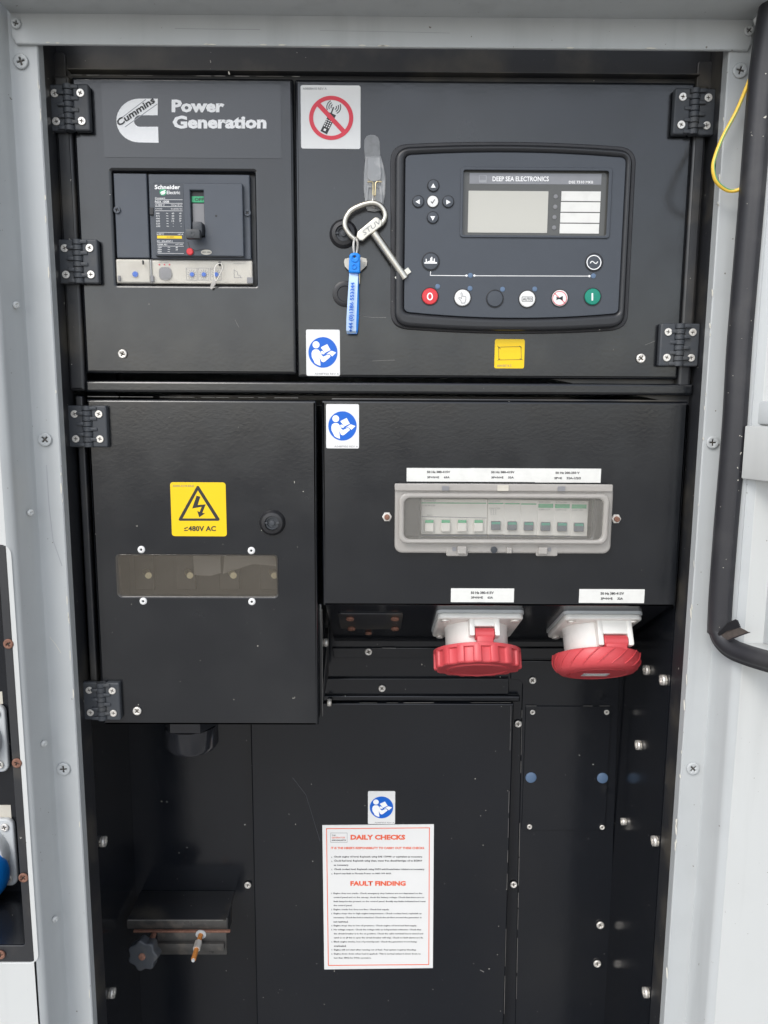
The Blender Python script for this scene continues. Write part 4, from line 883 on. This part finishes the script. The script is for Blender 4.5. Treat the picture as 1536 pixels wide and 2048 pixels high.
# ================================================================== RED SOCKETS
def socket(px, py, label, w, h, rb, rl, scallop, hx, Lc, tl):
    F = SM(px, py); t = thing('industrial_socket', label, 'power socket', F.translation, 'white industrial sockets with red screw lids')
    S('gasket', cmesh(rr(-w / 2 - .001, -h / 2 - .001, w / 2 + .001, h / 2 + .001, .006), (), .003), 'greyplastic', t, F)
    S('flange', cmesh(rr(-w / 2, -h / 2, w / 2, h / 2, .007), (), .006, .002), 'whiteplastic', t, F @ Matrix.Translation((0, 0, .003)))
    S('body', lathe([(rb * 1.03, .008), (rb * 1.01, .014), (rb, Lc), (rb * .96, Lc + .002)], 48), 'whiteplastic', t, F)
    # lid
    if scallop:
        n = 16; out = []
        for k in range(n):
            a0 = 2 * math.pi * (k + .5) / n
            for da, rr2 in ((-.185, rl * .955), (-.165, rl * .99), (-.12, rl), (-.03, rl), (.0, rl * .985), (.02, rl * .945), (.10, rl * .935), (.17, rl * .94)):
                a = a0 + da; out.append((rr2 * math.cos(a), rr2 * math.sin(a)))
        me = cmesh(out, (), tl, .0025, 3)
        lid = S('lid', me, 'red', t, F @ Matrix.Translation((0, 0, Lc)))
        S('lid_skirt', lathe([(rl * .93, 0), (rl * 1.0, .001), (rl * .995, .0045), (rl * .93, .005)], 48), 'red', lid, F @ Matrix.Translation((0, 0, Lc - .0008)))
        S('lid_face', lathe([(rl * .72, 0), (rl * .70, .0012), (rl * .66, .0012), (rl * .65, .0005), (.0001, .0005)], 48), 'red', lid, F @ Matrix.Translation((0, 0, Lc + tl)))
    else:
        lid = S('lid', lathe([(rl * .92, 0), (rl * .985, .001), (rl, .003), (rl * .99, tl * .45), (rl * .93, tl * .78), (rl * .84, tl * .95), (rl * .70, tl), (rl * .68, tl - .0008), (rl * .64, tl - .0008), (rl * .63, tl), (.0001, tl)], 64), 'red', t, F @ Matrix.Translation((0, 0, Lc)))
        for k in range(18):
            a0 = 2 * math.pi * k / 18; pts = []
            for j in range(7):
                u = j / 6; a = a0 + u * .42; zz = .0015 + u * tl * .72
                r_ = rl * (1.0 if u < .5 else 1.0 - .085 * ((u - .5) / .5) ** 1.5) + .0003
                pts.append(F @ Vector((r_ * math.cos(a), r_ * math.sin(a), Lc + zz)))
            S('grip_ridge', tube(pts, .0007, 6), 'red', lid)
        S('lid_label', cmesh(rr(-.016, -.011, .013, .004, .0004), (), .0003), 'greyplastic', lid, F @ Matrix.Translation((0, 0, Lc + tl)))
        S('label_panel', cmesh(rr(-.011, -.009, .010, -.001), (), .0002), 'paper', lid, F @ Matrix.Translation((0, 0, Lc + tl + .0003)))
    # hinge housing on the viewer's side
    hw = .0165 if scallop else .019
    y0, y1 = rb * .80, rb + .010
    z0, z1 = .007, (Lc - .0075 if scallop else Lc - .0015)
    hs = join([box(hx - hw, hx - hw + .006, y0, y1, z0, z1, .0018), box(hx + hw - .006, hx + hw, y0, y1, z0, z1, .0018), box(hx - hw + .003, hx + hw - .003, y0, y1 - .001, z0, (Lc - .0180 if scallop else Lc - .0140), .0015),
               box(hx - hw + .005, hx + hw - .005, y0, y0 + .004, z0, z1)])
    S('hinge_housing', hs, 'whiteplastic', t, F)
    zb = Lc - (.0105 if scallop else .0068)
    me = lathe([(.0062, -(hw - .0062)), (.0068, -(hw - .0070)), (.0068, hw - .0070), (.0062, hw - .0062)], 24); me.transform(Matrix.Translation((hx, y1 - .0062, zb)) @ Matrix.Rotation(rad(90), 4, 'Y'))
    S('hinge_barrel', me, 'red', t, F)
    S('hinge_arm', box(hx - hw + .0078, hx + hw - .0078, y1 - .011, y1 - .0005, zb, Lc + .003, .001), 'red', t, F)
    for sx in (-1, 1):
        for sy in (-1, 1):
            o = F @ Vector((sx * (w / 2 - .0085), sy * (h / 2 - .0085), .009)); screw(t, 0, 0, 0, .0048, .0024, normal=ns, origin=o)
    return t
socket(951, 1241, 'white wall socket with scalloped red screw lid, left of the two red-capped sockets', .092, .096, .0345, .0485, True, .004, .0345, .021)
socket(1184, 1243, 'white wall socket with smooth swirl-ridged red lid, right of the two red-capped sockets', .084, .096, .0335, .0475, False, .012, .0375, .022)
# ================================================================== INSTRUCTION SHEET
sh = thing('instruction_sheet', 'white sheet with red border headed DAILY CHECKS and FAULT FINDING', 'notice', at(757, 1937, YC))
a = at(*W5(128, 462), YC); b = at(*W5(1262, 1935), YC)
ang = .006
q = [W5(126, 463), W5(1269, 454), W5(1258, 1926), W5(146, 1940)]
poly('sheet', q, YC, .0006, 'white', sh, .0001)
Yn = YC - .0007
def ln5(a_, b_, w_): return pm([W5(*k) for k in bar(a_, b_, w_)], YC - .0006, .0001)
S('border', join([ln5((164, 499), (1228, 490), 8), ln5((186, 1899), (1220, 1890), 8), ln5((169, 500), (188, 1898), 8), ln5((1223, 492), (1216, 1890), 8)]), 'salmon', sh)
S('daily_checks_heading', tx('DAILY CHECKS', W5, 415, 560, 975, 612, Yn, .05), 'salmon', sh)
S('fault_finding_heading', tx('FAULT FINDING', W5, 413, 1034, 980, 1084, Yn, .05), 'salmon', sh)
S('small_red_lettering', join([tx("IT IS THE HIRER'S RESPONSIBILITY TO CARRY OUT THESE CHECKS.", W5, 214, 684, 1174, 708, Yn, .04), tx('GENERATOR', W5, 222, 582, 360, 598, Yn, .01)]), 'salmon', sh)
S('badge_outline', pm([W5(*k) for k in ((210, 541), (382, 541), (382, 641), (210, 641))], YC - .0006, .0001, [[W5(*k) for k in ((213, 544), (379, 544), (379, 638), (213, 638))]]), 'inkgrey', sh)
body = [('THE', 222, 560, 262, 572), ('SPECIALISTS', 222, 610, 368, 624), ('1.', 218, 784, 232, 797), ('Check engine oil level. Replenish using SAE 15W40 or equivalent as necessary.', 244, 775, 1152, 799), ('2.', 218, 826, 232, 839),
        ('Check fuel level. Replenish using clean, water free diesel/derv/gas oil to BS2869', 244, 816, 1148, 841), ('as necessary.', 244, 866, 398, 884), ('3.', 218, 910, 232, 923), ('Check coolant level. Replenish using 50/50 anti-freeze/water mixture as necessary.', 246, 903, 1174, 927),
        ('4.', 218, 955, 232, 968), ('Report any fault to Phoenix Power on 0800 999 4603.', 246, 948, 836, 970)]
fl = [('1.', 'Engine does not crank:- Check emergency stop buttons are not depressed on the', 1150), ('', 'control panel and on the canopy, check the battery voltage. Check that there are no', 1170), ('', 'fault lamps/codes present on the control panel. Rectify any faults indicated and reset', 1184), ('', 'the control panel.', 432),
      ('2.', 'Engine cranks but does not fire:- Check fuel supply.', 812), ('3.', 'Engine stops due to high engine temperature:- Check coolant level, replenish as', 1142), ('', 'necessary. Check fan belt is attached. Check the air flow around the generator is', 1142), ('', 'not restricted.', 392),
      ('4.', 'Engine stops due to low oil pressure:- Check engine oil level and fuel supply.', 1094), ('5.', 'No voltage output:- Check the voltage with an independent voltmeter. Check that', 1138), ('', 'the circuit breaker is in the on position. Check the cable terminal box is closed and', 1158), ('', 'catch is on (if this is open the circuit breaker will trip). Check no fault alarms are lit.', 1158),
      ('6.', 'Black engine smoke, loss of power/speed:- Check the generator is not being', 1092), ('', 'overloaded.', 372), ('7.', 'Engine will not start after running out of fuel:- Fuel system requires bleeding.', 1088), ('8.', 'Engine slows down when load is applied:- This is normal unless it slows down to', 1134), ('', 'less than 48Hz for 50Hz operation.', 628)]
for i, (nb, s, xe) in enumerate(fl):
    y = 1152 + i * 41.3
    if nb: body.append((nb, 216 + i * .2, y + 3, 230 + i * .2, y + 16))
    body.append((s, 240 + i * .3, y, xe, y + 20))
S('body_lettering', join([tx(i[0], W5, *i[1:5], Yn, .03, 1) for i in body]), 'ink', sh)
# ================================================================== SHELF BRACKET
ks = thing('clamp_bracket', 'rusty, lit-edged black cable clamp bracket on the back wall of the lower left recess', 'bracket', at(370, 1840, .12))
pbL = at(285, 1781, YB); pbR = at(470, 1779, YB)
# front edge forward of the back wall at the same height
def at_z(px, py, z):
    d = ray(px, py); t = (z - CAM.z) / d.z; return CAM + d * t
zs = pbL.z; f0 = at_z(258, 1838, zs); yf = f0.y
S('shelf', box(pbL.x - .002, pbR.x, yf, YB, zs - .003, zs, .0008), 'blackedge', ks)
S('worn_lit_edge', tube([(pbL.x, yf - .0022, zs), (pbR.x - .004, yf - .0022, zs)], .0006, 6), 'edgewearlit', ks)  # painted-in highlight along the shelf's front edge
S('end_plate', box(pbR.x - .0005, pbR.x + .0015, yf - .002, YB - .03, zs - .022, zs + .003, .0006), 'blackedge', ks)
S('shelf_lip', box(pbL.x - .002, pbR.x, yf - .0022, yf - .0002, zs - .012, zs - .0002, .0005), 'worn', ks)  # wear plus painted-in lit look
x1 = at(455, 1853, yf - .02).x; xl = at(258, 1853, yf - .02).x
S('rusty_edge', box(xl, x1, yf - .006, yf - .0025, zs - .0145, zs - .0122, .0004), 'rust', ks)
S('clamp_plate', box(at(318, 1880, yf).x, at(455, 1880, yf).x, yf - .006, yf - .003, zs - .045, zs - .0148, .0006), 'worn', ks)  # wear plus painted-in lit look
S('lower_angle', box(at(320, 1900, yf).x, at(452, 1900, yf).x, yf - .012, yf - .0062, at(0, 1902, yf - .012).z, at(0, 1888, yf - .012).z, .0008), 'worn', ks)  # wear plus painted-in lit look
kp = at(290, 1905, yf - .045)
lob = []
for k in range(64):
    a = 2 * math.pi * k / 64; rr2 = .0175 * (1 + .09 * math.cos(7 * a)); lob.append((rr2 * math.cos(a), rr2 * math.sin(a)))
kt = Vector((-.12, -.98, .12)).normalized(); kq = kt.to_track_quat('Z', 'Y').to_matrix().to_4x4()
kn = S('knob', cmesh(lob, (), .014, .002, 3), 'plastic', ks, Matrix.Translation(kp - kt * .006) @ kq)
S('knob_bolt', lathe([(.0042, 0), (.0042, .0012), (.003, .0018)], 18), 'rust', kn, Matrix.Translation(kp + kt * .0079) @ kq)
S('knob_shaft', tube([at(308, 1868, yf - .004), kp - kt * .004], .0032, 12), 'rust', ks)
b0 = at(402, 1868, yf - .006); b1 = at(386, 1922, yf - .045)
S('washer', lathe([(.0066, 0), (.0066, .0012), (.0036, .0014)], 24), 'greyplastic', ks, Matrix.Translation(b0) @ (b1 - b0).to_track_quat('Z', 'Y').to_matrix().to_4x4())
S('rusty_bolt', tube([b0, b0.lerp(b1, .3), b0.lerp(b1, .95)], .0030, 12), 'orange', ks)
S('bolt_nut', tube([b0.lerp(b1, .30), b0.lerp(b1, .58)], .0046, 6), 'steel', ks)
S('bolt_tip', tube([b0.lerp(b1, .93), b1], .0020, 10), 'greyplastic', ks)
# ================================================================== SIDE SOCKET RECESS (left edge)
rc_ = thing('side_recess', 'black inset socket panel with rusty screws cut into the left outer casing', 'socket panel', (xr - .1, YO, zb_))
xin = xat(49, 1888, YO); YR = .012
inner = rr(xr - .206, at(30, 1893, YO).z, xin, at(0, 1100, YO).z, .003)
S('rim', cmesh(rr(xr - .2195, zb_ + .0005, xr - .0005, zt_ - .0005, .0085, 6), [inner], .0015, .0005), 'blackedge', rc_, FM(YO + .0025))
zfl = at(30, 1893, YO).z
S('side_plate', box(xin, xin + .002, YO + .003, YR, zfl, zt_), 'blackin', rc_)
S('floor_plate', box(xr - .206, xin - .0002, YO + .003, YR - .0002, zfl - .003, zfl), 'blackin', rc_)
S('back_plate', box(xr - .206, xin + .002, YR, YR + .002, zfl - .003, zt_), 'blackin', rc_)
S('top_plate', box(xr - .206, xin + .002, YO + .003, YR - .0002, zt_ - .004, zt_ - .002), 'blackin', rc_)
S('end_plate', box(xr - .208, xr - .2062, YO + .003, YR, zfl, zt_), 'blackin', rc_)
for x, y in ((18, 1287), (35, 1525), (48, 1754), (2, 1908)): screw(rc_, x, y, YO + .001, .0048, .0022, 'rust')
def side_socket(xr_px, y0, y1, lab, cap=True):
    a = at(xr_px, y0, YR - .004); b = at(xr_px, y1, YR - .004); X = (a.x + b.x) / 2; z1, z0 = a.z, b.z; W = z1 - z0
    t = thing('side_socket', lab, 'power socket', (X - W / 2, YR, z0), 'grey sockets in the side recess')
    S('flange', cmesh(rr(X - W, z0, X, z1, .008), (), .006, .0018), 'greyplastic', t, FM(YR))
    for zz in (z0 + .009, z1 - .009): screw(t, 0, 0, 0, .0045, .002, 'steel', origin=(X - .009, YR - .006, zz))
    cx = X - W / 2
    S('socket_ring', lathe([(W * .44, 0), (W * .43, .008), (W * .40, .012)], 40), 'greyplastic', t, FM(YR - .006, cx, (z0 + z1) / 2))
    if cap: S('blue_cap', lathe([(W * .40, 0), (W * .41, .004), (W * .40, .024), (W * .36, .030), (.0001, .031)], 48), 'bluerub', t, FM(YR - .014, cx + .005, (z0 + z1) / 2 - .016))
    return t
side_socket(15, 1410, 1543, 'light grey socket plate at the left edge, upper one in the side recess', False)
side_socket(32, 1637, 1770, 'light grey socket with a blue cap, lower one in the side recess')
for (x1_, y0, y1, lab) in ((6, 1383, 1408, 'blank cream label above the upper socket in the side recess'), (23, 1610, 1637, 'blank cream label above the blue-capped socket')):
    t = thing('blank_label', lab, 'label', at(x1_ - 20, y1, YR), 'cream labels in the side recess')
    slab('paper', (x1_ - 70, y0), (x1_, y1), YR, .0003, 'cream', t)
# ================================================================== OPEN CANOPY DOOR (right edge)
th = rad(25); du = Vector((math.sin(th), -math.cos(th), 0)); dnn = Vector((-math.cos(th), -math.sin(th), 0))
P0 = at(1428, 1302, -.052)
def dp(px, py, h=0): return on(px, py, P0 + dnn * h, dnn)
zbot = P0.z
dr = thing('canopy_door', 'open pale grey casing door edged with a black rubber seal at the right side', 'door', (P0.x, P0.y, zbot))
DM = Matrix(((du.x, 0, dnn.x, P0.x), (du.y, 0, dnn.y, P0.y), (0, 1, 0, zbot), (0, 0, 0, 1)))   # local x along the door, y up, z inward
# orientation check: x cross y must equal z
if du.cross(Vector((0, 0, 1))).dot(dnn) < 0:
    DM = Matrix(((du.x, 0, dnn.x, P0.x), (du.y, 0, dnn.y, P0.y), (0, 1, 0, zbot), (0, 0, 0, 1)))
def dl(px, py, h=0):
    p = dp(px, py, h); r = p - P0; return (r.dot(du), r.z)
Hd = .92
def dbox(nm, x0, x1, y0, y1, z0, z1, m='grey', bev=.0008, parent=None): return S(nm, box(x0, x1, y0, y1, z0, z1, bev), m, parent or dr, DM)
uw = dl(1512, 700)[0]
dbox('edge_flange', -.004, uw, 0.0, Hd, -.022, 0)
dbox('bottom_flange', uw + .0002, .6, 0, .016, -.022, 0, 'panel')
dbox('door_skin', -.004, .6, -.004, Hd, -.027, -.0222, 'grey')
ry1 = dl(1500, 851)[1]; ry0 = dl(1492, 957)[1]
dbox('cross_rail', uw - .001, .6, ry0, ry1, .0003, .006, 'panel', .0015)
p = dl(1524, 842, -.02); dbox('tab', p[0] - .006, p[0] + .02, ry1 + .001, ry1 + .022, -.0215, -.004, 'grey', .002)
sp_ = dp(1520, 1026, -.02)
S('stud', tube([sp_, sp_ + dnn * .016], .0034, 14), 'grey', dr)
S('stud_nut', tube([sp_ + dnn * .0005, sp_ + dnn * .006], .0075, 6), 'grey', dr)
prof = [(x, y) for x, y in ((-.0115, -.003), (-.0115, .002), (-.009, .006), (-.004, .0085), (.002, .0085), (.006, .0065), (.0075, .004), (.0115, .003), (.0125, 0), (.0115, -.003))]
vpts = [(1566, -90), (1552, -20), (1540, 40), (1529, 110), (1519, 200), (1503, 400), (1486, 600), (1478, 700), (1467, 876), (1452, 1051), (1441, 1200), (1438, 1268)]
S('vertical_seal', sweep(smooth([dp(x, y, .003) for x, y in vpts], 6), [(-a, b) for a, b in prof], up=dnn), 'rubber', dr)
prof2 = [(x * .8, y * .95) for x, y in prof]
hpts = [(1436, 1262), (1444, 1280), (1462, 1297), (1490, 1309), (1536, 1323), (1620, 1345), (1750, 1378)]
S('bottom_seal', sweep(smooth([dp(x, y, .0035) for x, y in hpts], 6), prof2, up=dnn), 'rubber', dr)
V10 = view(1380, 1180, 8.53)
def dpoly(nm, pts, h, t, m):
    a = [dp(*V10(*q), h) for q in pts]; S(nm, solid((a, [v + dnn * t for v in a])), m, dr)
a_ = [((470, 740), .012), ((640, 560), .016), ((770, 500), .022), ((800, 520), .022), ((850, 640), .018), ((680, 660), .012), ((490, 790), .010)]
S('seal_flap', solid(([dp(*V10(*q), h) for q, h in a_], [dp(*V10(*q), h) - dnn * .0015 for q, h in a_])), 'rubber', dr)
a_ = [((500, 790), .009), ((680, 665), .011), ((850, 645), .017), ((940, 690), .016), ((1000, 725), .014), ((850, 780), .010), ((640, 850), .008)]
S('seal_flap', solid(([dp(*V10(*q), h) for q, h in a_], [dp(*V10(*q), h) - dnn * .001 for q, h in a_])), 'rubberin', dr)
a_ = [((640, 850), .010), ((860, 765), .012), ((1000, 718), .015), ((1002, 732), .015), ((850, 785), .012), ((660, 862), .010)]
S('flap_edge', solid(([dp(*V10(*q), h) for q, h in a_], [dp(*V10(*q), h) - dnn * .002 for q, h in a_])), 'rubber', dr)
# ================================================================== YELLOW WIRE
yw = thing('earth_wire', 'yellow and green earth wire looping out from behind the door seal', 'wire', at(1450, 380, -.045))
wp = [(1512, 130), (1494, 172), (1473, 222), (1446, 273), (1430, 314), (1426, 338), (1432, 362), (1449, 378), (1465, 382), (1484, 377), (1510, 362)]
wy = [-.060, -.054, -.050, -.050, -.052, -.053, -.052, -.05, -.05, -.053, -.06]
path = smooth([at(x, y, d) for (x, y), d in zip(wp, wy)], 6)
S('insulation', tube(path, .0017, 12), 'yellowwire', yw)
S('green_stripe', sweep([p + Vector((.0006, -.0012, .0006)) for p in path], circ(.0006, 8)), 'greenwire', yw)
